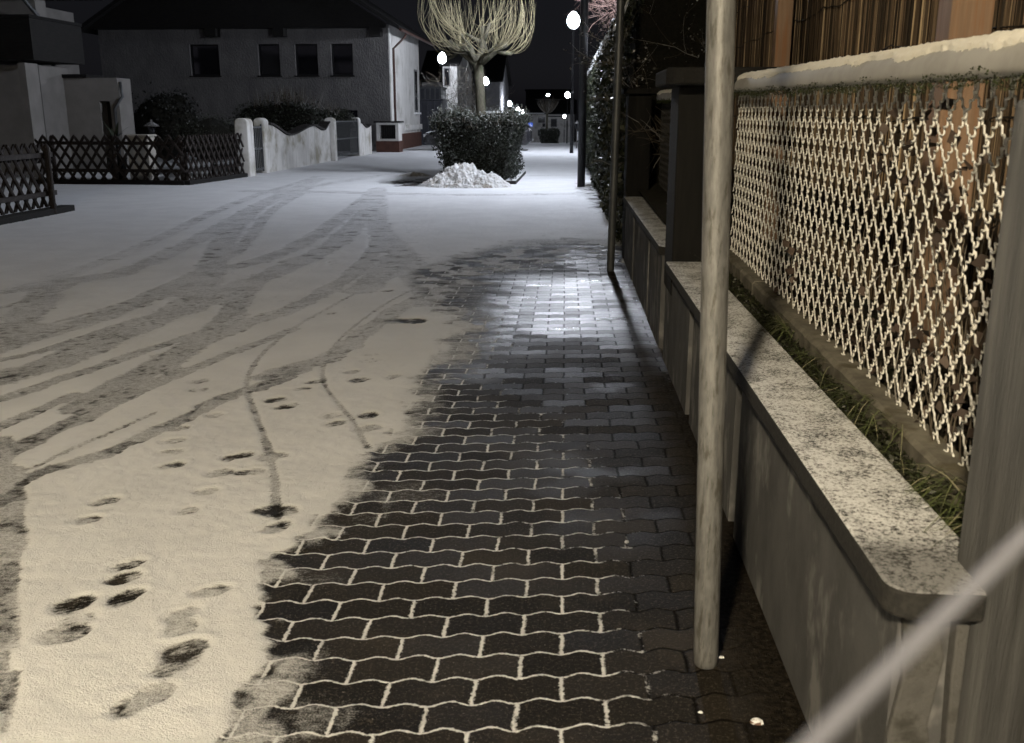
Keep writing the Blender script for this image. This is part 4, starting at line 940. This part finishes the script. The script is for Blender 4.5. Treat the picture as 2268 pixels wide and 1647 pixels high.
MB().box(x0-5, x0-.002, 23.6, 24.98, -.05, z1-.02).build('porch_wall', m_cream, ha)
q = ay(104, 60, YA-.1); MB().tube([(q[0]-.35, YA-.55, 4.3), (q[0]-.3, YA-.5, 4.2), (q[0]+.02, YA-.1, 3.55), (q[0]+.06, YA-.1, ay(110, 165, YA-.1)[2])], .055, 8).build('downpipe', m_galv2, ha, smooth=True)
MB().box(-22, ay(118, 0, 24)[0]+.35, 24.0, 25.9, 4.30, 4.5).build('roof', m_roof, ha)
# things in the left garden
def lantern(x, y, z0, z1, label, lit=None):
    t = thing('garden_lantern', (x, y, z0), label, 'lantern'); h = z1-z0
    MB().lathe((x, y, z0), [(.05, 0), (.025, .05), (.022, h-.36), (.05, h-.33)], 10).build('post', m_copper, t)
    MB().lathe((x, y, z1), [(.06, -.32), (.09, -.14), (.085, -.12)], 8).build('glass_body', m_glass if lit is None else lit, t)
    MB().lathe((x, y, z1), [(.17, -.13), (.17, -.115), (.09, -.06), (.035, -.03), (.03, .0), (.012, .03)], 12).build('hood', m_copper, t)
q = ay(334, 267, 22); lantern(q[0], 22, 0, q[2], 'small unlit hooded garden lantern behind the middle lattice fence')
x0, x1, z0, z1 = rect(279, 298, 330, 340, 21.6); t_ = thing('low_pier', ((x0+x1)/2, 21.7, 0), 'pale low stone block behind the middle lattice fence', 'block'); MB().box(x0, x1, 21.6, 22.0, -.05, z1-.05).build('block_body', m_greenbox, t_, bevel=.02); MB().box(x0-.03, x1+.03, 21.56, 22.04, z1-.048, z1).build('block_cap', m_greenbox, t_, bevel=.015)
q = ay(255, 300, 22); yb = MB()
gb = yb
for a, L_, u_ in ((2.6, .42, 1.3), (.4, .45, 1.0), (1.6, .35, 1.5), (-.6, .35, .8), (3.4, .36, .9), (2.0, .3, 1.2)): blade((q[0], 22, .9), (cos(a), sin(a)*.5, 0), L_, .045, u_, .35)
MB_ = yb; t_ = thing('potted_plant', (q[0], 22, 0), 'broad leaved plant silhouetted against the annex behind the lattice fence', 'plant'); yb.build('leaves', m_bush, t_); MB().lathe((q[0], 22, 0), [(.14, 0), (.2, .45), (.22, .5), (.05, .5), (.04, .92)], 12).build('pot', m_roof, t_)
# planted island in the street -----------------------------------------
hd = thing('clipped_hedge', (-2.3, 23, 0), 'clipped box hedge around the foot of the pollarded tree in mid street', 'hedge')
def hedgebox(t, x0, x1, y0, y1, h, n, size, taper=.22):
    co = MB(); c = .10; co.add([(x0+taper+c, y0+taper*.6+c, 0), (x1-taper-c, y0+taper*.6+c, 0), (x1-taper-c, y1-c, 0), (x0+taper+c, y1-c, 0), (x0+c, y0+c, h-c), (x1-c, y0+c, h-c), (x1-c, y1-c, h-c), (x0+c, y1-c, h-c)],
        [(0, 3, 2, 1), (4, 5, 6, 7), (0, 1, 5, 4), (1, 2, 6, 5), (2, 3, 7, 6), (3, 0, 4, 7)]); co.v = [(p[0], p[1], p[2]+gz(p[1])) for p in co.v]; co.build('inner_twigs', m_thicket, t)
    wts = np.array([(x1-x0)*h*1.6, (x1-x0)*(y1-y0)*1.2, (y1-y0)*h*.6, (y1-y0)*h]); ks = RNG.choice(4, n, p=wts/wts.sum()); a = RNG.random(n); b = RNG.random(n)**.8
    X_ = np.where(ks == 2, x0, np.where(ks == 3, x1, x0+(x1-x0)*a)); Y_ = np.where(ks == 0, y0, np.where(ks == 1, y0+(y1-y0)*b, y0+(y1-y0)*a)); Z_ = np.where(ks == 1, h, b*h)
    bump_ = .07*np.sin(X_*4.1+Z_*5)+.05*np.sin(Z_*9+Y_*6+X_*7)
    tp = taper*(1-Z_/h); cx = (x0+x1)/2; X_ = X_-np.sign(X_-cx)*tp*np.abs(X_-cx)/((x1-x0)/2)+np.where(ks >= 2, bump_, 0); Y_ = Y_+np.where(ks == 0, tp*.6+bump_, 0); Z_ = Z_+np.where(ks == 1, bump_*.8, 0)
    nr = np.stack([np.where(ks == 2, -1, np.where(ks == 3, 1, 0)), np.where(ks == 0, -1, 0), np.where(ks == 1, 1, .25)], 1)
    cen = np.stack([X_, Y_, Z_], 1)+RNG.normal(0, .035, (n, 3)); cen[:, 2] = np.maximum(cen[:, 2], .03)+np.array([gz(v) for v in cen[:, 1]])
    cloud('leaves', cen, nr, size, m_hedge, t, .5)
    k = RNG.random(n) < .06; k &= (ks == 1) | (Z_ > h*.85); c2 = cen[k]; s_ = MB(); pc = []
    for p in c2[:700]:
        d = np.array((random.gauss(0, .25), random.gauss(0, .2), 1)); L_ = random.uniform(.06, .22); s_.tube([p-d*.08, p+d*L_], [.005, .002], 3, cap=False)
        for f_ in (.3, .5, .7, .9, 1.0): pc.append(p+d*L_*f_+np.array((random.gauss(0, .02), random.gauss(0, .02), 0)))
    s_.build('shoots', m_twigdark, t)['kind'] = 'stuff'; cloud('shoot_leaves', pc, np.tile([0, -.4, 1.0], (len(pc), 1)), size*.8, leaf_mat('frosted_hedge_tips', (0.05, 0.06, 0.045), (0.16, 0.17, 0.15), (0.42, 0.43, 0.43)), t, .45)
hedgebox(hd, -3.14, -1.34, 20.98, 24.9, 1.40, 15000, .058)
kb_ = MB().box(-3.0, -1.44, 20.98, 21.08, -.02, .09); kb_.box(-1.44, -1.34, 20.98, 24.9, -.02, .09)
tag(kb_.build('island_kerb', m_cap, bevel=.012), 'snow dusted kerb stones around the foot of the clipped hedge', 'kerb')
tr = thing('pollarded_tree', (-2.32, 23.0, 0), 'pollarded tree with a bowl of pale yellow twigs rising from the clipped hedge', 'tree')
tk = MB(); tp_ = [(-2.31, 23, 0), (-2.29, 23, .6), (-2.27, 23.0, 1.4), (-2.30, 23.0, 2.1), (-2.33, 23, 2.62)]
tk.tube(tp_, [.15, .125, .115, .108, .12], 14)
limbs = []
for (dx, dy, dz, L_, r) in ((-1.0, -.15, .62, .85, .075), (.95, -.25, .62, .85, .078), (.1, .3, 1.0, .9, .085), (-.35, .75, .75, .8, .06), (.45, .7, .7, .8, .06), (.15, -.75, .8, .6, .055), (-.55, -.55, .8, .65, .055)):
    d = np.array((dx, dy, dz)); d /= np.linalg.norm(d); p = np.array(tp_[-1])-np.array((0, 0, .08)); pts = [p.copy()]
    for i in range(5):
        d = d+np.array((random.gauss(0, .12), random.gauss(0, .12), random.gauss(.03, .12))); d /= np.linalg.norm(d); p = p+d*L_/5; pts.append(p.copy())
    tk.tube(pts, [r*(1-.3*i/5)*(1+random.uniform(-.1, .18)) for i in range(6)], 9); limbs.append((pts, r))
    for s in range(2):
        q = pts[3]; d2 = d+np.array((random.gauss(0, .5), random.gauss(0, .5), random.gauss(0, .35))); d2 /= np.linalg.norm(d2); p2 = [q, q+d2*.22, q+d2*.42+np.array((0, 0, .03))]; tk.tube(p2, [r*.6, r*.5, r*.42], 7); limbs.append((p2, r*.6))
tk.build('trunk', m_bark, tr, smooth=True)
cw_ = MB(); c0_ = np.array((-2.32, 23, 2.9))
for i in range(170):
    pts, r = random.choice(limbs); q = pts[random.randint(len(pts)//2, len(pts)-1)]
    out = np.array((q[0]-c0_[0], q[1]-c0_[1], 0)); out = out/(np.linalg.norm(out)+.05); d = out*random.uniform(.5, 1.35)+np.array((random.gauss(0, .55), random.gauss(0, .55), random.uniform(-.25, .35))); d /= np.linalg.norm(d)
    L_ = random.uniform(.9, 1.65); p = np.array(q, float); P_ = [p.copy()]; r0 = random.uniform(.0045, .009)
    for k in range(8):
        d = d+np.array((random.gauss(0, .06), random.gauss(0, .06), .30)); 
        rad = np.hypot(p[0]-c0_[0], p[1]-c0_[1])
        if rad > 1.0: d[0] -= (p[0]-c0_[0])*.16; d[1] -= (p[1]-c0_[1])*.16
        d /= np.linalg.norm(d); p = p+d*L_/8; P_.append(p.copy())
    cw_.tube(P_, [r0*(1-.75*k/8) for k in range(9)], 4, cap=False)
    if random.random() < .35:
        k = random.randint(2, 6); e = P_[k]; dd = d+np.array((random.gauss(0, .35), random.gauss(0, .35), .2)); cw_.tube([e, e+dd*.15, e+dd*.3+np.array((0, 0, .08))], [.003, .0025, .0015], 3, cap=False)
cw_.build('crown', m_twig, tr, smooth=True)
# shovelled snow heap
def heap(x0, x1, y0, y1, h, label, seed, nx_=110, ny_=60):
    b = MB(); gx = np.linspace(x0, x1, nx_); gy = np.linspace(y0, y1, ny_); A_, B_ = np.meshgrid(gx, gy)
    u = (A_-(x0+x1)/2)/((x1-x0)/2); v = (B_-(y0+y1)/2)/((y1-y0)/2); base = np.clip(1-np.sqrt(u*u*.95+v*v), 0, 1)
    nz = fbm(A_.ravel(), B_.ravel(), 4.5, 4, seed).reshape(A_.shape); n2 = fbm(A_.ravel(), B_.ravel(), 15, 3, seed+1).reshape(A_.shape)
    ridge = 1-np.abs(2*fbm(A_.ravel(), B_.ravel(), 8, 3, seed+2).reshape(A_.shape)-1)
    z = h*1.45*base**.85*(.55+.75*nz)+.16*h*2*(n2-.5)*sst(0, .25, base)+.10*(ridge-.7)*sst(0, .3, base)-.03
    b.v = np.stack([A_, B_, z], -1).reshape(-1, 3).tolist()
    b.f = [(j*nx_+i, j*nx_+i+1, (j+1)*nx_+i+1, (j+1)*nx_+i) for j in range(ny_-1) for i in range(nx_-1)]
    return tag(b.build('snow_heap', m_pile, smooth=False), label, 'snow heap')
heap(-3.35, -1.35, 19.75, 20.95, .40, 'shovelled snow heap in front of the clipped hedge', 21)
q = g(925, 391); heap(q[0]-.55, q[0]+.35, q[1]-.3, q[1]+.5, .10, 'flat little snow heap left behind the clipped hedge', 31, 50, 30)
# sheds behind the stucco house
s1 = thing('metal_shed', (-7.6, 51, 0), 'dark ribbed sheet metal shed behind the right corner of the stucco house', 'shed')
x0, x1, z0, z1 = rect(915, 224, 980, 300, 50); MB().box(x0, x1, 50, 52, -.1, z1).build('shed_body', m_tank, s1)
rb_ = MB()
for k in range(6): x = x1-.05-k*.34; rb_.box(x-.05, x+.03, 49.93, 49.998, 0, z1+.03)
rb_.box(x0, x1, 49.95, 49.999, z1-.5, z1-.44); rb_.build('ribs', m_tank, s1); MB().box(x0-.05, x1+.06, 49.88, 52.1, z1+.032, z1+.09).build('shed_roof', m_tank, s1)
s2 = thing('slatted_crate', (-8.3, 54, 0), 'dark slatted box standing higher behind the ribbed shed', 'crate')
x0, x1, z0, z1 = rect(900, 192, 977, 226, 53.5); MB().box(x0, x1, 53.5, 55.5, -.1, z1-.1).build('box_body', m_tank, s2); rb_ = MB()
for k in range(5): x = x1-.04-k*.27; rb_.box(x-.06, x+.02, 53.44, 53.498, .05, z1-.1)
rb_.build('slats', m_galv2, s2); MB().box(x0-.03, x1+.05, 53.4, 55.6, z1-.098, z1).build('lid', m_galv2, s2)
# cars
def car(c, label, paint, flip=1, snow=True, L=4.4, W=1.75, H=1.52, yaw=0.0):
    """front towards -x when flip = 1"""
    t = thing('parked_car', c, label, 'car', 'parked cars')
    cx, cy, cz = c
    def fx(u): return cx+flip*(u-.5)*L
    lower = [(0.0, .32), (.0, .52), (.03, .66), (.20, .82), (.30, .88), (.97, .92), (1.0, .80), (1.0, .36), (.96, .24), (.04, .24)]
    b = MB(); poly = [(fx(u), cz+z) for u, z in lower]; n = len(poly)
    vs = []
    for yy, ins in ((-W/2, .06), (-W/2+.08, 0), (W/2-.08, 0), (W/2, .06)):
        for (x, z) in poly: vs.append((x+(cx-x)*ins, cy+yy, z+(cz+.55-z)*ins))
    b.add(vs, [(r*n+k, r*n+(k+1) % n, (r+1)*n+(k+1) % n, (r+1)*n+k) for r in range(3) for k in range(n)]+[tuple(range(n)), tuple(3*n+k for k in range(n))]); b.build('body', paint, t, bevel=.03)
    cab = [(.27, .87), (.40, H-.06), (.50, H), (.85, H-.02), (.97, .93)]
    def cabin(zoff, sc_, name, mat, lo=0, hi=99):
        q = MB(); m_ = len(cab); vv = []
        for yy, k in ((-W/2+.05, 0), (-W/2+.20, 1), (W/2-.20, 1), (W/2-.05, 0)):
            for u, z in cab:
                vv.append((fx(u), cy+yy*(sc_ if k else 1), cz+(z if k else min(z, .92+(z-.92)*.15))+zoff))
        q.add(vv, [(r*m_+k, r*m_+k+1, (r+1)*m_+k+1, (r+1)*m_+k) for r in range(3) for k in range(m_-1)]+[tuple(range(m_)), tuple(3*m_+k for k in range(m_))])
        return q.build(name, mat, t)
    cabin(0, 1, 'windows', m_glass)
    rp = MB()
    for s in (-1, 1): rp.tube([(fx(.28), cy+s*(W/2-.07), cz+.88), (fx(.41), cy+s*(W/2-.21), cz+H-.04), (fx(.86), cy+s*(W/2-.21), cz+H-.02), (fx(.975), cy+s*(W/2-.07), cz+.93)], .035, 6); rp.tube([(fx(.62), cy+s*(W/2-.04), cz+.9), (fx(.62), cy+s*(W/2-.205), cz+H-.02)], .035, 6)
    rp.build('pillars', paint, t)
    if snow:
        q = MB(); ss = [(.02, .70), (.20, .85), (.275, .90), (.40, H-.04), (.50, H+.02), (.85, H), (.90, H-.10)]; m_ = len(ss); vv = []
        for yy in np.linspace(-1, 1, 7):
            for i, (u, z) in enumerate(ss): vv.append((fx(u), cy+yy*(W/2-.24 if i > 2 else W/2-.1), cz+z+.05*(1-yy*yy)+random.uniform(0, .015)))
        q.add(vv, [(r*m_+k, r*m_+k+1, (r+1)*m_+k+1, (r+1)*m_+k) for r in range(6) for k in range(m_-1)]); q.build('snow_cover', m_snow, t, smooth=True)
    for u in (.19, .80):
        for s in (-1, 1):
            x = fx(u); y = cy+s*(W/2-.06); R_ = .31
            ring = lambda r, o: [(x+r*cos(2*pi*k/18), y+s*o, cz+R_+r*sin(2*pi*k/18)) for k in range(18)]
            q = MB(); vv = ring(R_*.62, .075)+ring(R_*.93, .08)+ring(R_, .03)+ring(R_, -.12); q.add(vv, [(r*18+k, r*18+(k+1) % 18, (r+1)*18+(k+1) % 18, (r+1)*18+k) for r in range(3) for k in range(18)]+[tuple(54+k for k in range(18))])
            wh = q.build('wheel', m_tyre, t)
            q = MB(); q.add(ring(R_*.62, .07)+ring(R_*.2, .06), [(k, (k+1) % 18, 18+(k+1) % 18, 18+k) for k in range(18)]+[tuple(18+k for k in range(18))]); q.build('rim', m_rim, wh)
    for s in (-1, 1):
        MB().box(min(fx(.0), fx(.03))-.012, max(fx(.0), fx(.03))-.012*0, cy+s*.62-.14, cy+s*.62+.14, cz+.56, cz+.68).build('headlight', m_lens, t, bevel=.02)
    return t
q0 = ay(944, 300, 41.5)
car((q0[0]+2.2, 41.5, 0), 'dark car with snow on windscreen and roof, mostly hidden behind the clipped hedge', m_carpaint, 1, True, 4.4, 1.8, 1.50)
q0 = ay(1181, 300, 150); car((q0[0]-2.1, 150, gz(150)), 'small white car far down the street left of the distant hedge', m_carwhite, -1, False, 4.2, 1.7, 1.45)
q0 = ay(1275, 295, 47); car((q0[0]+2.2, 47, 0), 'pale car just showing past the end of the ivy', m_carwhite, 1, True, 4.3, 1.75, 1.35)
q = ay(1278, 268, 44.0); lantern(q[0], 44.0, 0, q[2], 'small square lantern on a post past the end of the ivy, above the pale car')

# ------------------------------------------------------------------ far along the street
def c4(x, y): return ((1400+x/5.883)*.757, (200+y/5.883)*.757)
def house(name, label, x0, x1, y0, y1, zb, ez, ridge, wallm, windows=(), roofm=None, chim=None, over=.4, axis='x', side_windows=()):
    t = thing(name, ((x0+x1)/2, (y0+y1)/2, zb), label, 'house')
    MB().box(x0, x1, y0, y1, zb-1, ez).build('wall', wallm, t)
    r = MB(); e = ez-over*.3
    if axis == 'x':                       # ridge along x
        ym = (y0+y1)/2; r.prism([(y0-over, e), (ym, ridge), (y1+over, e), (y1+over, e+.2), (ym, ridge+.22), (y0-over, e+.2)], 'x', x0-over, x1+over)
        MB().prism([(y0+.02, ez-.01), (y1-.02, ez-.01), (ym, ridge-.1)], 'x', x0+.01, x1-.01).build('gable', wallm, t)
    else:
        xm = (x0+x1)/2; r.prism([(x0-over, e), (xm, ridge), (x1+over, e), (x1+over, e+.2), (xm, ridge+.22), (x0-over, e+.2)], 'y', y0-over, y1+over)
        MB().prism([(x0+.02, ez-.01), (x1-.02, ez-.01), (xm, ridge-.1)], 'y', y0+.01, y1-.01).build('gable', wallm, t)
    rf = r.build('roof', roofm or m_roof, t)
    if chim: MB().box(*chim).build('chimney', m_darkwood, rf)
    for (a, b, c, d) in windows:
        f = MB().box(a, b, y0-.05, y0+.05, c, d).build('window', m_frame, t); MB().box(a+.08, b-.08, y0-.07, y0-.045, c+.08, d-.08).build('pane', m_glass, f)
    for (a, b, c, d) in side_windows:
        f = MB().box(x1-.05, x1+.05, a, b, c, d).build('window', m_frame, t); MB().box(x1+.045, x1+.07, a+.08, b-.08, c+.08, d-.08).build('pane', m_glass, f)
    return t
# pale narrow house behind the left lamp
x0 = ay(980, 200, 61)[0]; x1 = ay(1013, 200, 61)[0]; dz = ay(986, 233, 61)[2]
t = house('narrow_house', 'narrow pale house front lit by the left lamp, left of the tree trunk', x0, x1, 61, 69, gz(61), 4.3, 5.6, m_plaster, windows=((x0+.62, x0+.86, gz(61), dz), (x0+.08, x0+.5, 3.1, 4.2)), axis='x', over=.15)
q = ay(1035, 240, 58); rt2 = thing('bare_thicket', (q[0], 58, gz(58)), 'bare twiggy thicket between the narrow pale house and the tree trunk', 'shrub'); s_ = MB()
for k in range(9): twigs(s_, (q[0]+random.gauss(0, .7), 58+random.gauss(0, .5), gz(58)-.1), (random.gauss(0, .25), random.gauss(0, .2), 1), 2.0, .035, 4, .5, .12, 3, .03)
s_.build('branches', m_twigdark, rt2)
m_greywall = surf('dim_grey_wall', (0.22, 0.22, 0.23), (0.28, 0.28, 0.29), 2, 0.9, 0.2, 0.01, fine=20)
# grey house with a chimney
xs_ = ay(1107, 240, 116)[0]; ez = ay(1107, 180, 116)[2]
house('grey_house', 'tall dim grey house with a dark chimney, right of the tree trunk', xs_-9, xs_, 116, 130, gz(116), ez, ez+3.6, m_greywall, windows=((xs_-3.4, xs_-2.3, 2.2, 3.8), (xs_-6.4, xs_-5.3, 2.2, 3.8)), chim=(ay(1103, 130, 122)[0], ay(1112, 130, 122)[0], 122, 122.8, ez, ay(1108, 124, 122)[2]), axis='x', side_windows=((120, 121.2, 0, 1.6), (125, 126.2, 0, 1.6)))
x0 = ay(1004, 240, 84)[0]; x1 = ay(1052, 240, 84)[0]
house('dark_house', 'dark brown house half hidden by the thicket and the tree trunk', x0, x1, 84, 92, gz(84), 2.6, 5.2, m_darkwood, windows=((x0+.5, x0+1.3, .6, 1.8),), axis='x', over=.2)
# pale end house
YE = 204; E4 = lambda x, y: ay(*c4(x, y), YE); a = E4(835, 780); b = E4(1640, 1250)
wn = []
for (xa, ya, xb, yb) in ((1025, 838, 1145, 938), (1245, 868, 1350, 1010), (1020, 1060, 1065, 1165), (1100, 945, 1150, 1010)):
    p = E4(xa, ya); q = E4(xb, yb); wn.append((p[0], q[0], q[2], p[2]))
eh = house('end_house', 'pale house closing the street behind the distant hedge', a[0], b[0], YE, YE+9, gz(YE), a[2], a[2]+2.6, m_plaster, windows=wn, axis='x', over=.5)
p = E4(850, 775); q = E4(1135, 790); MB().box(p[0], q[0], YE-.9, YE-.6, q[2]+.05, q[2]+.25).build('snowy_gutter', m_snow, eh)
p = E4(1190, 820); q = E4(1440, 838); MB().box(p[0], q[0], YE-.7, YE-.02, q[2], p[2]).build('canopy', m_darkwood, eh)
# tall dark block behind
YB = 330; p = ay(*c4(815, 395), YB); q = ay(*c4(1600, 760), YB); bl = thing('apartment_block', ((p[0]+q[0])/2, YB, gz(YB)), 'unlit flat roofed block standing black against the sky behind the pale end house', 'building')
MB().box(p[0], q[0], YB, YB+14, gz(YB)-1, p[2]).build('wall', m_darkwood, bl); MB().box(p[0]-.3, q[0]+.3, YB-.3, YB+14.3, p[2]+.01, p[2]+.6).build('roof_edge', m_roof, bl)
for i in range(5):
    for j in range(4): x = p[0]+3+i*(q[0]-p[0]-6)/5; z = gz(YB)+3+j*3.1; f = MB().box(x, x+2, YB-.06, YB+.02, z, z+1.5).build('window', m_frame, bl); f.scale = (1, 1, 1)
# distant clipped hedge with its round tree
YH = 110; xa = ay(*c4(1062, 1200), YH)[0]; xb = ay(*c4(1368, 1200), YH)[0]
hd2 = thing('clipped_hedge', ((xa+xb)/2, YH, gz(YH)), 'distant clipped hedge around a small round tree before the pale end house', 'hedge')
hedgebox(hd2, xa, xb, YH, YH+3, ay(*c4(1200, 1055), YH)[2]-gz(YH), 2600, .16, .05)
p = ay(*c4(1175, 1040), YH+1.2); tq = thing('small_round_tree', (p[0], YH+1.2, gz(YH)), 'small bare round headed tree in the distant hedge', 'tree')
top = ay(*c4(1185, 780), YH+1.2); MB().tube([(p[0], YH+1.2, gz(YH)-.1), (p[0], YH+1.2, p[2]), (p[0]+.03, YH+1.2, top[2])], [.16, .13, .12], 8).build('trunk', m_bark, tq)
s_ = MB(); c0_ = np.array((top[0], YH+1.2, top[2]))
for k in range(130):
    d = np.array((random.gauss(0, .9), random.gauss(0, .9), random.uniform(0, .8))); d /= np.linalg.norm(d); pp = c0_.copy(); P_ = [pp.copy()]; L_ = random.uniform(1.2, 2.1)
    for j in range(6): d = d+np.array((random.gauss(0, .1), random.gauss(0, .1), .28)); d /= np.linalg.norm(d); pp = pp+d*L_/6; P_.append(pp.copy())
    s_.tube(P_, [.022*(1-.6*j/6) for j in range(7)], 3, cap=False)
s_.build('crown', m_twigdark, tq)
# bush by the end house and the blue sign
q = ay(*c4(1010, 1220), 160); bush('pale_bush', (q[0], 160, q[2]+.4), (1.1, .8, 1.0), 'frosted bush between the white car and the distant hedge', 700, m_hedge, .25, lumps=3)
YS = 150; p = ay(*c4(852, 940), YS); q = ay(*c4(932, 1005), YS)
sg = thing('street_sign', ((p[0]+q[0])/2, YS, gz(YS)), 'small blue traffic sign with white pictures at the far end of the street', 'sign')
MB().tube([((p[0]+q[0])/2, YS+.05, gz(YS)-.1), ((p[0]+q[0])/2, YS+.05, p[2])], .05, 8).build('post', m_galv, sg)
pn = MB().box(p[0], q[0], YS-.02, YS, q[2], p[2]).build('panel', m_bluesign, sg, bevel=.005)
W_ = q[0]-p[0]; H_ = p[2]-q[2]; pic = MB()
def pr(a, b, c, d): pic.box(p[0]+W_*a, p[0]+W_*b, YS-.026, YS-.019, q[2]+H_*c, q[2]+H_*d)
pr(.08, .30, .25, .50); pic.prism([(p[0]+W_*.05, q[2]+H_*.5), (p[0]+W_*.33, q[2]+H_*.5), (p[0]+W_*.19, q[2]+H_*.72)], 'y', YS-.026, YS-.019)
pr(.50, .58, .35, .68); pr(.44, .64, .52, .60); pr(.46, .51, .12, .36); pr(.57, .62, .12, .36); pic.lathe((p[0]+W_*.54, YS-.022, q[2]+H_*.72), [(.03, 0), (.05, .04), (.03, .09)], 8)
pr(.70, .92, .20, .34); pr(.74, .88, .34, .44); pr(.72, .77, .14, .20); pr(.85, .90, .14, .20)
pic.build('pictures', m_whitesign, pn)

# ------------------------------------------------------------------ street lamps
E_COOL = (0.84, 0.89, 1.0); E_WARM = (1.0, 0.84, 0.58)
def lamp(x, y, label, em, thick=2.3, h=4.8, z0=None, rb=.07, group='white globe street lamps', bulb=.225):
    z = gz(y) if z0 is None else z0
    t = thing('street_lamp', (x, y, z), label, 'street lamp', group)
    MB().lathe((x, y, z-.1), [(rb, 0), (rb, thick), (rb*.9, thick+.06), (rb*.5, thick+.1)], 14).build('pole_base', m_blacksteel, t, smooth=True)
    MB().lathe((x, y, z), [(.034, thick-.05), (.03, h-.34), (.07, h-.33), (.09, h-.29), (.09, h-.26)], 12).build('pole_top', m_blacksteel, t, smooth=True)
    MB().lathe((x, y, z+h), [(.075, -.255), (bulb*.7, -.20), (bulb*.94, -.10), (bulb, .0), (bulb*.95, .09), (bulb*.75, .19), (bulb*.45, .28), (bulb*.25, .32)], 24).build('globe', em, t, smooth=True)
    MB().lathe((x, y, z+h), [(bulb*.27, .322), (bulb*.2, .36), (.01, .41)], 12).build('hood', m_blacksteel, t, smooth=True)
    return t
em_far = emit('lamp_glass_lit', E_COOL, 300); em_main = emit('lamp_glass_lit_near', E_COOL, 800); em_mid = emit('lamp_glass_lit_middle', E_COOL, 980); em_warm = emit('lamp_glass_lit_warm', E_WARM, 4400)
wl = thing('hooded_street_lamp', (-1.6, -4.2, 0), 'warm hooded street lamp standing on the pavement behind the viewer', 'street lamp')
MB().lathe((-1.6, -4.2, -.05), [(.07, 0), (.07, 2.3), (.04, 2.4), (.034, 4.9)], 14).build('pole', m_blacksteel, wl, smooth=True)
MB().lathe((-1.6, -4.2, 4.86), [(.25, -.02), (.26, .0), (.21, .08), (.10, .14), (.04, .17)], 24).build('hood', m_blacksteel, wl, smooth=True)
MB().lathe((-1.6, -4.2, 4.81), [(.215, 0), (.22, .012)], 24).build('lit_panel', em_warm, wl)
lamp(.045, 20.4, 'thick black lamp post left of the ivy, running up out of the frame', em_mid, 4.2, 4.85, 0, .08)
lamp(-.31, 38.4, 'largest white lamp, on the thin post at the upper right of the street', em_main, 2.3, 4.82)
q = ay(1257, 211, 102); lamp(q[0], 102, 'second lamp on the right, below the largest one', em_far, 2.3, q[2]-gz(102))
q = ay(1250, 258, 185); lamp(q[0], 185, 'low distant lamp on the right before the pale end house', em_far, 2.3, q[2]-gz(185))
q = ay(979, 130, 57); lamp(q[0], 57, 'bright lamp on the left beside the corner of the stucco house', em_far, 2.3, q[2]-gz(57))
q = ay(1076, 181, 80); lamp(q[0], 80, 'white lamp glowing right beside the tree trunk', em_far, 2.3, q[2]-gz(80))
q = ay(1129, 230, 120); lamp(q[0], 120, 'lamp lighting the house wall far left of the street end', em_far, 2.3, q[2]-gz(120))
q = ay(1147.5, 243, 148); lamp(q[0], 148, 'left one of the small close pair of distant lamps', em_far, 2.3, q[2]-gz(148), bulb=.3)
q = ay(1156, 249, 163); lamp(q[0], 163, 'right one of the small close pair of distant lamps', em_far, 2.3, q[2]-gz(163), bulb=.3)
q = ay(1176, 266, 217); lamp(q[0], 217, 'lamp above the small blue sign at the street end', em_far, 2.3, q[2]-gz(217), bulb=.36)
q = ay(1214, 211, 262); lamp(q[0], 262, 'tiny lamp high above the distant round tree', em_far, 2.3, q[2]-gz(262), bulb=.3)
# ------------------------------------------------------------------ night sky and exposure
w = bpy.data.worlds.new('World'); sc.world = w; w.use_nodes = True; nt = w.node_tree; bg = nt.nodes['Background']
sky = nt.nodes.new('ShaderNodeTexSky'); sky.sky_type = 'NISHITA'; sky.sun_disc = False; sky.sun_elevation = radians(4); sky.sun_rotation = radians(200)
hs = nt.nodes.new('ShaderNodeHueSaturation'); hs.inputs['Saturation'].default_value = 0.12
nt.links.new(sky.outputs[0], hs.inputs['Color']); mx = nt.nodes.new('ShaderNodeMix'); mx.data_type = 'RGBA'; mx.blend_type = 'MULTIPLY'; mx.inputs[0].default_value = 1; mx.inputs[7].default_value = (.80, .82, 1.05, 1)
nt.links.new(hs.outputs[0], mx.inputs[6]); nt.links.new(mx.outputs[2], bg.inputs[0]); bg.inputs[1].default_value = 0.003
sd_ = bpy.data.lights.new('sun', 'SUN'); sd_.energy = 0.004; sd_.angle = radians(20); sd_.color = (.8, .88, 1)
so = bpy.data.objects.new('sun', sd_); COL.objects.link(so); so.rotation_euler = (radians(50), 0, radians(160))
sc.view_settings.view_transform = 'Standard'; sc.view_settings.look = 'None'; sc.view_settings.exposure = 0; sc.view_settings.gamma = 1
sc.cycles.use_denoising = True
sc.cycles.max_bounces = 6; sc.cycles.sample_clamp_indirect = 4.0
